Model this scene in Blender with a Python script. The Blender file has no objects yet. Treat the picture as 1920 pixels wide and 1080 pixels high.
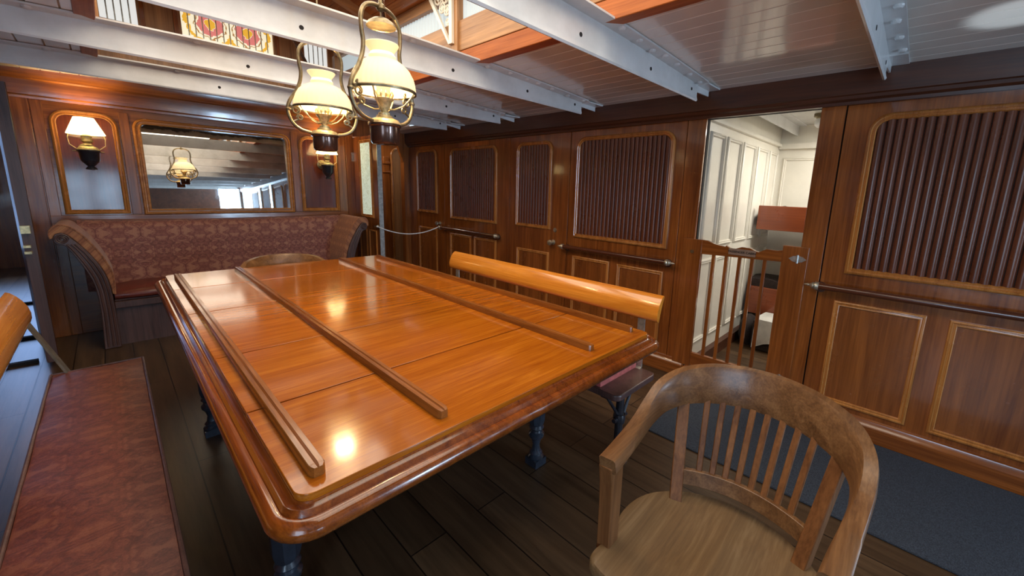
import bpy, bmesh, math, random
from mathutils import Vector, Matrix
random.seed(7)
S = bpy.context.scene
C = S.collection
PI = math.pi
V = Vector

# ---------------------------------------------------------------- camera
H = 1.307
cam = bpy.data.cameras.new('camera')
co = bpy.data.objects.new('camera', cam)
C.objects.link(co)
Rm = [[0.68657823, -0.72635386, 0.03194389],
      [0.11048871, 0.14766232, 0.98284693],
      [-0.71861157, -0.67127186, 0.18163563]]
co.matrix_world = Matrix.Translation((0, 0, H)) @ Matrix(Rm).transposed().to_4x4()
cam.sensor_width = 36
cam.lens = 753.08 / 1920 * 36
cam.shift_x = (960 - 1013.19) / 1920
cam.shift_y = (495.72 - 540) / 1920
cam.clip_start = 0.02
S.camera = co

# ---------------------------------------------------------------- light and exposure
S.view_settings.view_transform = 'Standard'
S.view_settings.look = 'None'
S.view_settings.gamma = 1
S.view_settings.use_curve_mapping = False
S.view_settings.exposure = 0.58
S.cycles.use_denoising = True
S.cycles.max_bounces = 8
S.cycles.sample_clamp_indirect = 6
w = bpy.data.worlds.new('world'); S.world = w; w.use_nodes = True
bg = w.node_tree.nodes['Background']
bg.inputs[0].default_value = (0.65, 0.82, 1, 1)
bg.inputs[1].default_value = 1.0

def area(name, loc, rot, sx, sy, power, col, spread=PI):
    l = bpy.data.lights.new(name, 'AREA')
    l.shape = 'RECTANGLE'; l.size = sx; l.size_y = sy; l.energy = power; l.color = col; l.spread = spread
    o = bpy.data.objects.new(name, l); C.objects.link(o); o.location = loc; o.rotation_euler = rot
    return o
def point(name, loc, power, col, r=0.03):
    l = bpy.data.lights.new(name, 'POINT'); l.energy = power; l.color = col; l.shadow_soft_size = r
    o = bpy.data.objects.new(name, l); C.objects.link(o); o.location = loc
    return o
BLUE = (0.52, 0.74, 1.0)
area('skylight_daylight', (0.77, 1.45, 2.44), (0, 0, 0), 1.2, 3.5, 38, (1.0, 0.88, 0.70))
area('rear_door_daylight', (2.42, -4.9, 1.0), (math.radians(90), 0, 0), 0.46, 1.8, 75, BLUE)
area('left_door_daylight', (-1.35, -0.75, 1.15), (0, math.radians(-90), 0), 1.2, 0.9, 12, BLUE)
area('left_passage_daylight', (-1.1, 8.4, 1.2), (math.radians(-90), 0, 0), 1.4, 1.7, 24, (0.35, 0.55, 1.0))
area('right_passage_fill', (2.5, 5.3, 1.98), (0, 0, 0), 0.5, 0.4, 5, (1.0, 0.93, 0.82))  # added unseen panel overhead, brightens the passage beyond the glass door
for xx, ww in ((-.56, .46), (.04, .38)):
    area('rear_window_daylight', (xx, -4.98, .85), (math.radians(90), 0, 0), ww, 1.1, 8, BLUE)
for k, (yy, ww, pp) in enumerate(((-1.725, .13, 6), (-2.825, .13, 6), (-4.35, .8, 16))):
    area('side_cabin_daylight', (2.72, yy, 1.0), (0, math.radians(90), 0), 1.6, ww, pp, BLUE)
sp_ = bpy.data.lights.new('ceiling_patch_spot', 'SPOT'); sp_.energy = 60; sp_.color = (.75, .88, 1); sp_.spot_size = math.radians(9); sp_.spot_blend = .6; sp_.shadow_soft_size = .02  # added spot, stands in for bounced sun and lays the bright ceiling patch
so_ = bpy.data.objects.new('ceiling_patch_spot', sp_); C.objects.link(so_); so_.location = (2.25, -.75, .20)
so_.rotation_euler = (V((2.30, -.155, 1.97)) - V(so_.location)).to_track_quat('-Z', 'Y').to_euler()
area('cabin_fill', (4.0, 0.2, 1.93), (0, 0, 0), 0.8, 0.8, 20, (1.0, 0.96, 0.88))  # added unseen panel under the cabin ceiling, brightens the white cabin

# ---------------------------------------------------------------- materials
def nt(name):
    m = bpy.data.materials.new(name); m.use_nodes = True
    t = m.node_tree; b = t.nodes['Principled BSDF']
    return m, t, b
def N(t, typ, **kw):
    n = t.nodes.new(typ)
    for k, v in kw.items():
        if k.startswith('_'): setattr(n, k[1:], v)
        else: n.inputs[k].default_value = v
    return n
def coords(t, scale=(1, 1, 1), rot=(0, 0, 0)):
    tc = N(t, 'ShaderNodeTexCoord'); mp = N(t, 'ShaderNodeMapping')
    mp.inputs['Scale'].default_value = scale; mp.inputs['Rotation'].default_value = rot
    t.links.new(tc.outputs['Object'], mp.inputs['Vector'])
    return mp.outputs['Vector']
def ramp(t, fac, stops):
    r = N(t, 'ShaderNodeValToRGB'); e = r.color_ramp.elements
    e[0].position, e[0].color = stops[0][0], (*stops[0][1], 1)
    e[1].position, e[1].color = stops[1][0], (*stops[1][1], 1)
    for p, c in stops[2:]:
        x = e.new(p); x.color = (*c, 1)
    t.links.new(fac, r.inputs['Fac'])
    return r.outputs['Color']
def bump(t, b, h, strength=0.1, dist=0.002):
    n = N(t, 'ShaderNodeBump', Strength=strength, Distance=dist)
    t.links.new(h, n.inputs['Height']); t.links.new(n.outputs['Normal'], b.inputs['Normal'])
def wood(name, dark, light, axis, rough=0.25, coat=0.5, scale=1.0, bs=0.15, mid=None, spec=0.5, rvar=0.1, wav=0.0):
    m, t, b = nt(name)
    sc = [9 * scale] * 3; sc['xyz'.index(axis)] = 0.7 * scale
    v = coords(t, sc)
    n1 = N(t, 'ShaderNodeTexNoise', Scale=1.6, Detail=7, Roughness=0.62, Distortion=0.9)
    sc2 = [90 * scale] * 3; sc2['xyz'.index(axis)] = 2.5 * scale
    v2 = coords(t, sc2)
    n2 = N(t, 'ShaderNodeTexNoise', Scale=1.4, Detail=4, Roughness=0.6)
    t.links.new(v, n1.inputs['Vector']); t.links.new(v2, n2.inputs['Vector'])
    mx = N(t, 'ShaderNodeMix'); mx.inputs['Factor'].default_value = 0.38
    t.links.new(n1.outputs['Fac'], mx.inputs[2]); t.links.new(n2.outputs['Fac'], mx.inputs[3])
    stops = [(0.33, dark), (0.66, light)]
    if mid: stops.append((0.5, mid))
    t.links.new(ramp(t, mx.outputs[0], stops), b.inputs['Base Color'])
    b.inputs['Roughness'].default_value = rough
    b.inputs['Coat Weight'].default_value = coat; b.inputs['Coat Roughness'].default_value = 0.08 if rough < 0.35 else 0.2
    b.inputs['Specular IOR Level'].default_value = spec
    # gentle waviness of the old varnish
    v3 = coords(t, (4, 4, 4)); n3 = N(t, 'ShaderNodeTexNoise', Scale=2.2, Detail=3)
    t.links.new(v3, n3.inputs['Vector'])
    ad = N(t, 'ShaderNodeMath', _operation='MULTIPLY_ADD'); ad.inputs[1].default_value = 2.0 + wav
    t.links.new(n3.outputs['Fac'], ad.inputs[0]); t.links.new(mx.outputs[0], ad.inputs[2])
    bump(t, b, ad.outputs[0], bs, 0.004)
    if rvar:
        ms = N(t, 'ShaderNodeMapRange'); ms.inputs['To Min'].default_value = max(0.03, rough - rvar); ms.inputs['To Max'].default_value = rough + rvar
        t.links.new(n3.outputs['Fac'], ms.inputs['Value']); t.links.new(ms.outputs[0], b.inputs['Roughness'])
    return m
def plain(name, col, rough=0.5, metal=0.0, coat=0.0, nscale=20, var=0.25, bs=0.1, spec=0.5):
    m, t, b = nt(name)
    v = coords(t); n = N(t, 'ShaderNodeTexNoise', Scale=nscale, Detail=5, Roughness=0.6)
    t.links.new(v, n.inputs['Vector'])
    d = tuple(c * (1 - var) for c in col); l = tuple(min(1, c * (1 + var * 0.6)) for c in col)
    t.links.new(ramp(t, n.outputs['Fac'], [(0.35, d), (0.65, l)]), b.inputs['Base Color'])
    b.inputs['Roughness'].default_value = rough; b.inputs['Metallic'].default_value = metal
    b.inputs['Coat Weight'].default_value = coat; b.inputs['Specular IOR Level'].default_value = spec
    if bs: bump(t, b, n.outputs['Fac'], bs, 0.002)
    return m
def emit(name, col, s, base=None):
    m, t, b = nt(name)
    b.inputs['Base Color'].default_value = (*(base or col), 1)
    b.inputs['Emission Color'].default_value = (*col, 1); b.inputs['Emission Strength'].default_value = s
    b.inputs['Roughness'].default_value = 0.3
    return m

MAH_D, MAH_L, MAH_M = (0.13, 0.034, 0.007), (0.40, 0.130, 0.026), (0.25, 0.074, 0.015)
M = {}
for a in 'xyz':
    M['mah_' + a] = wood('mahogany_' + a, MAH_D, MAH_L, a, 0.22, 0.6, 0.8, 0.12, MAH_M)
    M['trim_' + a] = wood('honey_moulding_' + a, (0.32, 0.105, 0.020), (0.66, 0.28, 0.070), a, 0.25, 0.5, 1.5, 0.12)
    M['pine_' + a] = wood('skylight_timber_' + a, (0.20, 0.085, 0.032), (0.52, 0.27, 0.11), a, 0.45, 0.1, 0.7, 0.2)
M['panel_back'] = wood('dark_red_panel', (0.075, 0.014, 0.008), (0.19, 0.045, 0.018), 'z', 0.16, 0.8, 0.7, 0.06)
M['panel_lo'] = wood('mahogany_lower_panel', (0.15, 0.042, 0.010), (0.38, 0.125, 0.028), 'z', 0.25, 0.4, 0.9, 0.03)
M['slat'] = wood('slat_brown', (0.080, 0.021, 0.009), (0.20, 0.060, 0.024), 'z', 0.30, 0.2, 1.2, 0.03)
M['header'] = wood('header_dark', (0.040, 0.012, 0.006), (0.115, 0.036, 0.014), 'y', 0.4, 0.1, 0.7, 0.12)
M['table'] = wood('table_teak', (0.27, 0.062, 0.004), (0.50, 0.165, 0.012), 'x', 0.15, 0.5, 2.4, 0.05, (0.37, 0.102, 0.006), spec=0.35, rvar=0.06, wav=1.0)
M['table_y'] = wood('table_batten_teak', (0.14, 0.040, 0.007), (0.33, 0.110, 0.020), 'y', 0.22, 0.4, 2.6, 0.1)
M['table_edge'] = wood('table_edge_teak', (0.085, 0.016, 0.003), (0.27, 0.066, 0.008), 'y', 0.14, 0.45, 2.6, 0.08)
M['coaming'] = wood('coaming_orange', (0.26, 0.060, 0.012), (0.50, 0.150, 0.035), 'y', 0.5, 0.0, 1.2, 0.15, spec=0.3)
M['handrail'] = wood('handrail_dark_red', (0.055, 0.014, 0.006), (0.14, 0.040, 0.015), 'y', 0.22, 0.6, 1.0, 0.05)
M['rail'] = wood('bench_rail_wood', (0.52, 0.15, 0.010), (0.84, 0.34, 0.045), 'y', 0.2, 0.8, 1.0, 0.08)
M['oak'] = wood('worn_oak', (0.085, 0.034, 0.011), (0.28, 0.140, 0.055), 'x', 0.38, 0.25, 1.6, 0.25, (0.175, 0.080, 0.029))
M['oak_z'] = wood('worn_oak_upright', (0.09, 0.032, 0.010), (0.26, 0.108, 0.036), 'z', 0.48, 0.0, 1.2, 0.25, spec=0.25)
M['oak_seat'] = wood('worn_oak_seat', (0.105, 0.058, 0.025), (0.245, 0.155, 0.075), 'x', 0.5, 0.05, 1.0, 0.35, (0.165, 0.095, 0.040))
M['sofa_wood'] = wood('sofa_frame_wood', (0.045, 0.022, 0.02), (0.13, 0.065, 0.055), 'z', 0.4, 0.2, 1.0, 0.2)
M['white'] = plain('white_beam_paint', (0.66, 0.665, 0.66), 0.28, 0, 0.3, 7, 0.10, 0.25)
M['gloss'] = plain('gloss_ceiling_paint', (0.80, 0.77, 0.71), 0.16, 0, 0.5, 3, 0.06, 0.10)
M['cream'] = plain('cream_cabin_paint', (0.80, 0.76, 0.66), 0.35, 0, 0.2, 4, 0.06, 0.08)
M['iron'] = plain('black_iron', (0.030, 0.030, 0.038), 0.3, 0.3, 0.4, 30, 0.3, 0.2)
M['iron_grey'] = plain('grey_brown_iron', (0.13, 0.12, 0.105), 0.45, 0.3, 0, 30, 0.3, 0.1)
M['leg'] = plain('blue_black_paint', (0.026, 0.033, 0.048), 0.3, 0, 0.4, 20, 0.3, 0.15)
M['steel'] = plain('worn_steel', (0.50, 0.50, 0.46), 0.35, 0.8, 0, 40, 0.3, 0.1)
M['brass'] = plain('dull_brass', (0.24, 0.19, 0.11), 0.38, 0.85, 0, 40, 0.35, 0.15)
M['brass_l'] = plain('light_brass', (0.72, 0.60, 0.33), 0.35, 0.6, 0, 60, 0.3, 0.2)
M['copper'] = plain('browned_copper', (0.115, 0.062, 0.045), 0.22, 0.7, 0.5, 20, 0.3, 0.05)
M['pewter'] = plain('pewter_knob', (0.60, 0.53, 0.40), 0.35, 0.8, 0, 40, 0.3, 0.1)
M['rubber'] = plain('dark_gap', (0.012, 0.008, 0.007), 0.8, 0, 0, 20, 0.2, 0)
M['rope'] = plain('white_rope', (0.85, 0.84, 0.82), 0.7, 0, 0, 80, 0.2, 0.3)
M['sheet'] = plain('white_sheet', (0.72, 0.70, 0.64), 0.8, 0, 0, 12, 0.15, 0.5)
M['blanket'] = plain('dark_blanket', (0.035, 0.022, 0.018), 0.85, 0, 0, 25, 0.35, 0.5)
M['redboard'] = wood('red_bunk_board', (0.20, 0.04, 0.012), (0.36, 0.085, 0.025), 'y', 0.3, 0.4, 0.6, 0.05)
M['leather'] = plain('red_brown_leather', (0.16, 0.032, 0.022), 0.36, 0, 0.15, 9, 0.25, 0.15)
M['pink'] = plain('pink_red_cushion', (0.50, 0.115, 0.10), 0.75, 0, 0, 30, 0.3, 0.4)
M['frost'] = emit('frosted_glass', (0.80, 0.93, 0.98), 0.34, (0.25, 0.28, 0.28))
M['frost_end'] = emit('frosted_end_glass', (0.95, 0.96, 0.93), 0.5, (0.3, 0.3, 0.3))
M['sign'] = plain('brown_sign_plate', (0.30, 0.20, 0.14), 0.4, 0, 0, 30, 0.15, 0.05)

def mat_floor():
    m, t, b = nt('dark_floor_boards')
    tc = N(t, 'ShaderNodeTexCoord'); sx = N(t, 'ShaderNodeSeparateXYZ'); cb = N(t, 'ShaderNodeCombineXYZ')
    t.links.new(tc.outputs['Object'], sx.inputs[0])
    t.links.new(sx.outputs[1], cb.inputs[0]); t.links.new(sx.outputs[0], cb.inputs[1])
    br = N(t, 'ShaderNodeTexBrick', Scale=1.0)
    br.inputs['Brick Width'].default_value = 2.3; br.inputs['Row Height'].default_value = 0.15
    br.inputs['Mortar Size'].default_value = 0.003; br.inputs['Mortar Smooth'].default_value = 0.3
    br.inputs['Color1'].default_value = (0.075, 0.044, 0.023, 1); br.inputs['Color2'].default_value = (0.120, 0.072, 0.037, 1)
    br.inputs['Mortar'].default_value = (0.012, 0.008, 0.006, 1)
    t.links.new(cb.outputs[0], br.inputs['Vector'])
    v = coords(t, (14, 0.9, 1)); n = N(t, 'ShaderNodeTexNoise', Scale=1.5, Detail=7, Roughness=0.65); t.links.new(v, n.inputs['Vector'])
    c2 = ramp(t, n.outputs['Fac'], [(0.3, (0.45, 0.42, 0.40)), (0.7, (1.35, 1.3, 1.25))])
    mx = N(t, 'ShaderNodeMix', _data_type='RGBA', _blend_type='MULTIPLY'); mx.inputs['Factor'].default_value = 1
    t.links.new(br.outputs['Color'], mx.inputs[6]); t.links.new(c2, mx.inputs[7])
    t.links.new(mx.outputs[2], b.inputs['Base Color'])
    b.inputs['Roughness'].default_value = 0.34
    ad = N(t, 'ShaderNodeMath', _operation='SUBTRACT'); t.links.new(n.outputs['Fac'], ad.inputs[0]); t.links.new(br.outputs['Fac'], ad.inputs[1])
    bump(t, b, ad.outputs[0], 0.25, 0.003)
    return m
M['floor'] = mat_floor()

def mat_damask(name, base, tan, scale, plane, strength=1.0, rough=0.7, sheen=0.25):
    m, t, b = nt(name)
    tc = N(t, 'ShaderNodeTexCoord'); sx = N(t, 'ShaderNodeSeparateXYZ'); cb = N(t, 'ShaderNodeCombineXYZ')
    t.links.new(tc.outputs['Object'], sx.inputs[0])
    for k, a in enumerate(plane):
        pp = N(t, 'ShaderNodeMath', _operation='PINGPONG'); pp.inputs[1].default_value = scale * (1 if k == 0 else 1.3)
        src = sx.outputs['xyz'.index(a)]
        if plane == 'yz' and a == 'z':      # follow the curve of the arm
            ab = N(t, 'ShaderNodeMath', _operation='ABSOLUTE'); t.links.new(sx.outputs[0], ab.inputs[0])
            sm_ = N(t, 'ShaderNodeMath', _operation='ADD'); t.links.new(ab.outputs[0], sm_.inputs[0]); t.links.new(src, sm_.inputs[1]); src = sm_.outputs[0]
        t.links.new(src, pp.inputs[0]); t.links.new(pp.outputs[0], cb.inputs[k])
    n = N(t, 'ShaderNodeTexNoise', Scale=19, Detail=5.0, Roughness=0.6, Distortion=1.6)
    t.links.new(cb.outputs[0], n.inputs['Vector'])
    fine = N(t, 'ShaderNodeTexNoise', Scale=240, Detail=2); t.links.new(tc.outputs['Object'], fine.inputs['Vector'])
    ad = N(t, 'ShaderNodeMath', _operation='MULTIPLY_ADD'); ad.inputs[1].default_value = 0.25
    t.links.new(fine.outputs['Fac'], ad.inputs[0]); t.links.new(n.outputs['Fac'], ad.inputs[2])
    mid = tuple((x * (1 - strength * .5) + y * strength * .5) for x, y in zip(base, tan))
    t.links.new(ramp(t, ad.outputs[0], [(0.52, tuple(c * 0.62 for c in base)), (0.60, base), (0.66, mid), (0.72, tan)]), b.inputs['Base Color'])
    b.inputs['Roughness'].default_value = rough
    b.inputs['Sheen Weight'].default_value = sheen
    bump(t, b, ad.outputs[0], 0.25, 0.002)
    return m
M['damask'] = mat_damask('damask_red', (0.27, 0.088, 0.068), (0.42, 0.195, 0.125), 0.13, 'xz')
M['damask_arm'] = mat_damask('damask_arm_tan', (0.36, 0.125, 0.052), (0.48, 0.215, 0.085), 0.09, 'yz')
M['damask_bench'] = mat_damask('damask_bench', (0.115, 0.025, 0.016), (0.165, 0.050, 0.028), 0.11, 'xy', 0.8, 0.5, 0.0)

def mat_mat():
    m, t, b = nt('blue_black_mat')
    v = coords(t, (1, 1, 1)); n = N(t, 'ShaderNodeTexNoise', Scale=260, Detail=3, Roughness=0.7); t.links.new(v, n.inputs['Vector'])
    t.links.new(ramp(t, n.outputs['Fac'], [(0.4, (0.016, 0.022, 0.034)), (0.68, (0.060, 0.074, 0.10))]), b.inputs['Base Color'])
    b.inputs['Roughness'].default_value = 0.9; bump(t, b, n.outputs['Fac'], 0.6, 0.003)
    return m
M['mat'] = mat_mat()

def mat_mirror():
    m, t, b = nt('aged_mirror')
    v = coords(t); n = N(t, 'ShaderNodeTexNoise', Scale=7, Detail=7, Roughness=0.7); t.links.new(v, n.inputs['Vector'])
    sx = N(t, 'ShaderNodeSeparateXYZ'); t.links.new(v, sx.inputs[0])
    # tarnish along the upper edge
    mr = N(t, 'ShaderNodeMapRange'); mr.inputs['From Min'].default_value = 0.28; mr.inputs['From Max'].default_value = 0.40
    t.links.new(sx.outputs[2], mr.inputs['Value'])
    ad = N(t, 'ShaderNodeMath', _operation='ADD'); t.links.new(n.outputs['Fac'], ad.inputs[0]); t.links.new(mr.outputs[0], ad.inputs[1])
    t.links.new(ramp(t, ad.outputs[0], [(0.50, (0.80, 0.81, 0.80)), (1.15, (0.10, 0.10, 0.10)), (0.95, (0.42, 0.41, 0.38))]), b.inputs['Base Color'])
    b.inputs['Metallic'].default_value = 1.0
    t.links.new(ramp(t, n.outputs['Fac'], [(0.5, (0.012,) * 3), (0.85, (0.05,) * 3)]), b.inputs['Roughness'])
    return m
M['mirror'] = mat_mirror()

def mat_shade(name, s, ribs=True):
    m, t, b = nt(name)
    sx = N(t, 'ShaderNodeSeparateXYZ'); tc = N(t, 'ShaderNodeTexCoord'); t.links.new(tc.outputs['Object'], sx.inputs[0])
    lw = N(t, 'ShaderNodeMapRange'); t.links.new(sx.outputs[2], lw.inputs['Value'])
    lw.inputs['From Min'].default_value = -0.02; lw.inputs['From Max'].default_value = 0.16
    col = ramp(t, lw.outputs[0], [(0.0, (1.0, 0.90, 0.62)), (1.0, (1.0, 0.86, 0.52)), (0.45, (1.0, 0.92, 0.66))])
    t.links.new(col, b.inputs['Emission Color'])
    b.inputs['Base Color'].default_value = (0.85, 0.78, 0.60, 1)
    b.inputs['Emission Strength'].default_value = s
    b.inputs['Roughness'].default_value = 0.25
    glow(m, t, b, 0.55)
    return m
def glow(m, t, b, f):
    # thin milk glass: part of the lamp's light passes through
    tr = N(t, 'ShaderNodeBsdfTranslucent'); tr.inputs['Color'].default_value = (1, .96, .84, 1)
    mx = N(t, 'ShaderNodeMixShader'); mx.inputs[0].default_value = f
    t.links.new(b.outputs[0], mx.inputs[1]); t.links.new(tr.outputs[0], mx.inputs[2])
    t.links.new(mx.outputs[0], t.nodes['Material Output'].inputs['Surface'])
M['shade'] = mat_shade('milk_glass_shade', 0.28)
M['neck'] = emit('milk_glass_neck', (1.0, 0.84, 0.50), 0.25, (0.85, 0.75, 0.5))
M['cone'] = emit('sconce_shade', (1.0, 0.86, 0.50), 2.0, (0.9, 0.85, 0.7))
glow(M['cone'], M['cone'].node_tree, M['cone'].node_tree.nodes['Principled BSDF'], 0.55)
glow(M['neck'], M['neck'].node_tree, M['neck'].node_tree.nodes['Principled BSDF'], 0.4)

def mat_etched():
    m, t, b = nt('etched_glass')
    v = coords(t); n = N(t, 'ShaderNodeTexNoise', Scale=16, Detail=5, Roughness=0.6, Distortion=2.5); t.links.new(v, n.inputs['Vector'])
    col = ramp(t, n.outputs['Fac'], [(0.44, (0.66, 0.78, 0.66)), (0.60, (0.50, 0.60, 0.45)), (0.52, (0.62, 0.74, 0.62))])
    t.links.new(col, b.inputs['Base Color']); t.links.new(col, b.inputs['Emission Color'])
    b.inputs['Emission Strength'].default_value = 0.38  # glow put into the pane in place of light from behind it
    b.inputs['Roughness'].default_value = 0.25
    return m
M['etched'] = mat_etched()

def mat_stained():
    m, t, b = nt('stained_glass')
    v = coords(t)
    sx = N(t, 'ShaderNodeSeparateXYZ'); t.links.new(v, sx.inputs[0])
    ab = N(t, 'ShaderNodeMath', _operation='ABSOLUTE'); t.links.new(sx.outputs[0], ab.inputs[0])
    cb = N(t, 'ShaderNodeCombineXYZ'); t.links.new(ab.outputs[0], cb.inputs[0]); t.links.new(sx.outputs[2], cb.inputs[2])
    nz = N(t, 'ShaderNodeTexNoise', Scale=22, Detail=2, Distortion=1.0); t.links.new(cb.outputs[0], nz.inputs['Vector'])
    ds = N(t, 'ShaderNodeVectorMath', _operation='DISTANCE'); ds.inputs[1].default_value = (0.115, 0, 0.03)
    t.links.new(cb.outputs[0], ds.inputs[0])
    ad = N(t, 'ShaderNodeMath', _operation='MULTIPLY_ADD'); ad.inputs[1].default_value = 0.05
    t.links.new(nz.outputs['Fac'], ad.inputs[0]); t.links.new(ds.outputs['Value'], ad.inputs[2])
    W, A, P_, G = (1.0, 0.95, 0.70), (0.85, 0.48, 0.05), (0.72, 0.22, 0.20), (0.42, 0.22, 0.08)
    r = ramp(t, ad.outputs[0], [(0.0, A), (0.055, W), (0.062, P_), (0.098, W), (0.112, G), (0.120, W), (0.145, A), (0.17, W), (0.22, A), (0.26, W)])
    r.node.color_ramp.interpolation = 'CONSTANT'
    t.links.new(r, b.inputs['Emission Color']); b.inputs['Emission Strength'].default_value = 0.5
    t.links.new(r, b.inputs['Base Color'])
    return m
M['stained'] = mat_stained()

# ---------------------------------------------------------------- mesh helpers
class MB:
    def __init__(s): s.b = bmesh.new()
    def poly(s, pts, faces):
        vs = [s.b.verts.new(p) for p in pts]
        for f in faces:
            try: s.b.faces.new([vs[i] for i in f])
            except ValueError: pass
        return vs
    def box(s, x0, x1, y0, y1, z0, z1, mtx=None):
        p = [V((x, y, z)) for x in (x0, x1) for y in (y0, y1) for z in (z0, z1)]
        if mtx: p = [mtx @ q for q in p]
        s.poly(p, [(0, 1, 3, 2), (4, 6, 7, 5), (0, 4, 5, 1), (2, 3, 7, 6), (0, 2, 6, 4), (1, 5, 7, 3)])
        return s
    def rings(s, rings, closed=False, caps=True):
        """list of equal-length loops of points"""
        vv = [[s.b.verts.new(p) for p in r] for r in rings]
        n = len(vv[0]); m = len(vv)
        for i in range(m if closed else m - 1):
            a, b = vv[i], vv[(i + 1) % m]
            for j in range(n):
                try: s.b.faces.new((a[j], a[(j + 1) % n], b[(j + 1) % n], b[j]))
                except ValueError: pass
        if caps and not closed:
            for r in (vv[0], vv[-1]):
                try: s.b.faces.new(r)
                except ValueError: pass
        return s
    def tube(s, path, r, seg=10, closed=False, caps=True):
        path = [V(p) for p in path]; n = len(path)
        rr = r if isinstance(r, (list, tuple)) else [r] * n
        up = V((0, 0, 1)); rings = []; prev = None
        for i in range(n):
            a = path[(i - 1) % n] if (closed or i > 0) else path[i]
            b = path[(i + 1) % n] if (closed or i < n - 1) else path[i]
            t = (b - a).normalized()
            if prev is None:
                ref = V((0, 0, 1)) if abs(t.z) < 0.9 else V((1, 0, 0))
                u = (ref - t * ref.dot(t)).normalized()
            else: u = (prev - t * prev.dot(t)).normalized()
            prev = u; w_ = t.cross(u)
            rings.append([path[i] + (u * math.cos(k * 2 * PI / seg) + w_ * math.sin(k * 2 * PI / seg)) * rr[i] for k in range(seg)])
        s.rings(rings, closed, caps); return s
    def lathe(s, prof, c=(0, 0, 0), seg=28, axis='z', caps=True, flute=0, nf=0):
        rings = []
        for r, z in prof:
            ring = []
            for k in range(seg):
                a = k * 2 * PI / seg
                q = r * (1 + (flute * math.cos(a * nf) if nf else 0))
                x, y = q * math.cos(a), q * math.sin(a)
                p = {'z': (x, y, z), 'x': (z, x, y), 'y': (x, z, y)}[axis]
                ring.append(V(c) + V(p))
            rings.append(ring)
        s.rings(rings, False, caps); return s
    def prism(s, pts, f, d0, d1):
        """pts 2D outline, f(a,b,d) -> 3D"""
        s.rings([[f(a, b, d0) for a, b in pts], [f(a, b, d1) for a, b in pts]]); return s
    def sweep(s, path, prof, n, closed=False):
        """mitred sweep of profile (u outwards in plane, v along n)"""
        path = [V(p) for p in path]; n = V(n); m = len(path); rings = []
        for i in range(m):
            p = path[i]
            t1 = (p - path[i - 1]).normalized() if (closed or i > 0) else None
            t2 = (path[(i + 1) % m] - p).normalized() if (closed or i < m - 1) else None
            t1 = t1 or t2; t2 = t2 or t1
            s1, s2 = t1.cross(n), t2.cross(n)
            sd = (s1 + s2); sd = sd / max(0.2, (1 + s1.dot(s2)))
            rings.append([p + sd * u + n * v for u, v in prof])
        s.rings(rings, closed); return s

def obj(name, mb, m, parent=None, origin=V((0, 0, 0)), bevel=0, smooth=35, seg=2, label=None):
    if bevel:
        bmesh.ops.remove_doubles(mb.b, verts=mb.b.verts, dist=1e-6)
    bmesh.ops.recalc_face_normals(mb.b, faces=mb.b.faces)
    o0 = V(origin)
    if o0.length: bmesh.ops.translate(mb.b, verts=mb.b.verts, vec=-o0)
    me = bpy.data.meshes.new(name); mb.b.to_mesh(me); mb.b.free()
    me.materials.append(M[m] if isinstance(m, str) else m)
    me.polygons.foreach_set('use_smooth', [True] * len(me.polygons)); me.update()
    me.set_sharp_from_angle(angle=math.radians(smooth))
    o = bpy.data.objects.new(name, me); C.objects.link(o)
    if parent: o.parent = parent
    elif o0.length: o.location = o0
    if bevel:
        b = o.modifiers.new('bevel', 'BEVEL'); b.width = bevel; b.segments = seg; b.limit_method = 'ANGLE'; b.angle_limit = math.radians(40)
        b.harden_normals = False
    if label: o['label'] = label
    return o
class Thing:
    def __init__(s, name, loc, label, cat, group=None, kind=None):
        s.L = V(loc); o = bpy.data.objects.new(name, None); C.objects.link(o); o.location = loc
        o.empty_display_size = 0.05
        o['label'] = label; o['category'] = cat
        if group: o['group'] = group
        if kind: o['kind'] = kind
        s.o = o
    def part(s, name, mb, m, parent=None, **k):
        return obj(name, mb, m, parent or s.o, s.L, **k)
def tag(o, label, cat, group=None):
    o['label'] = label; o['category'] = cat
    if group: o['group'] = group
    return o
def struct(name, mb, m, label=None, **k):
    o = obj(name, mb, m, **k); o['kind'] = 'structure'
    if label: o['label'] = label
    return o
def copy_tree(o, parent=None):
    c = o.copy(); C.objects.link(c); c.parent = parent
    for ch in list(o.children): copy_tree(ch, c)
    return c
def arc(cx, cy, r, a0, a1, n=8):
    return [(cx + r * math.cos(math.radians(a0 + (a1 - a0) * i / n)), cy + r * math.sin(math.radians(a0 + (a1 - a0) * i / n))) for i in range(n + 1)]
def rrect(a0, a1, b0, b1, r, rb=0, n=7):
    """outline; r rounds the top corners, rb the lower ones"""
    p = []
    p += arc(a0 + rb, b0 + rb, rb, 180, 270, n) if rb else [(a0, b0)]
    p += arc(a1 - rb, b0 + rb, rb, 270, 360, n) if rb else [(a1, b0)]
    p += arc(a1 - r, b1 - r, r, 0, 90, n) if r else [(a1, b1)]
    p += arc(a0 + r, b1 - r, r, 90, 180, n) if r else [(a0, b1)]
    return p
def cr(pts, n=6, closed=False):
    """Catmull-Rom through points (tuples of any length)"""
    out = []; m = len(pts)
    for i in range(m if closed else m - 1):
        g = lambda k: pts[k % m] if closed else pts[min(max(k, 0), m - 1)]
        p0, p1, p2, p3 = g(i - 1), g(i), g(i + 1), g(i + 2)
        for j in range(n):
            t = j / n
            out.append(tuple(0.5 * (2 * b + (c - a) * t + (2 * a - 5 * b + 4 * c - d) * t * t + (3 * b - a - 3 * c + d) * t ** 3) for a, b, c, d in zip(p0, p1, p2, p3)))
    if not closed: out.append(tuple(pts[-1]))
    return out

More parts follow.
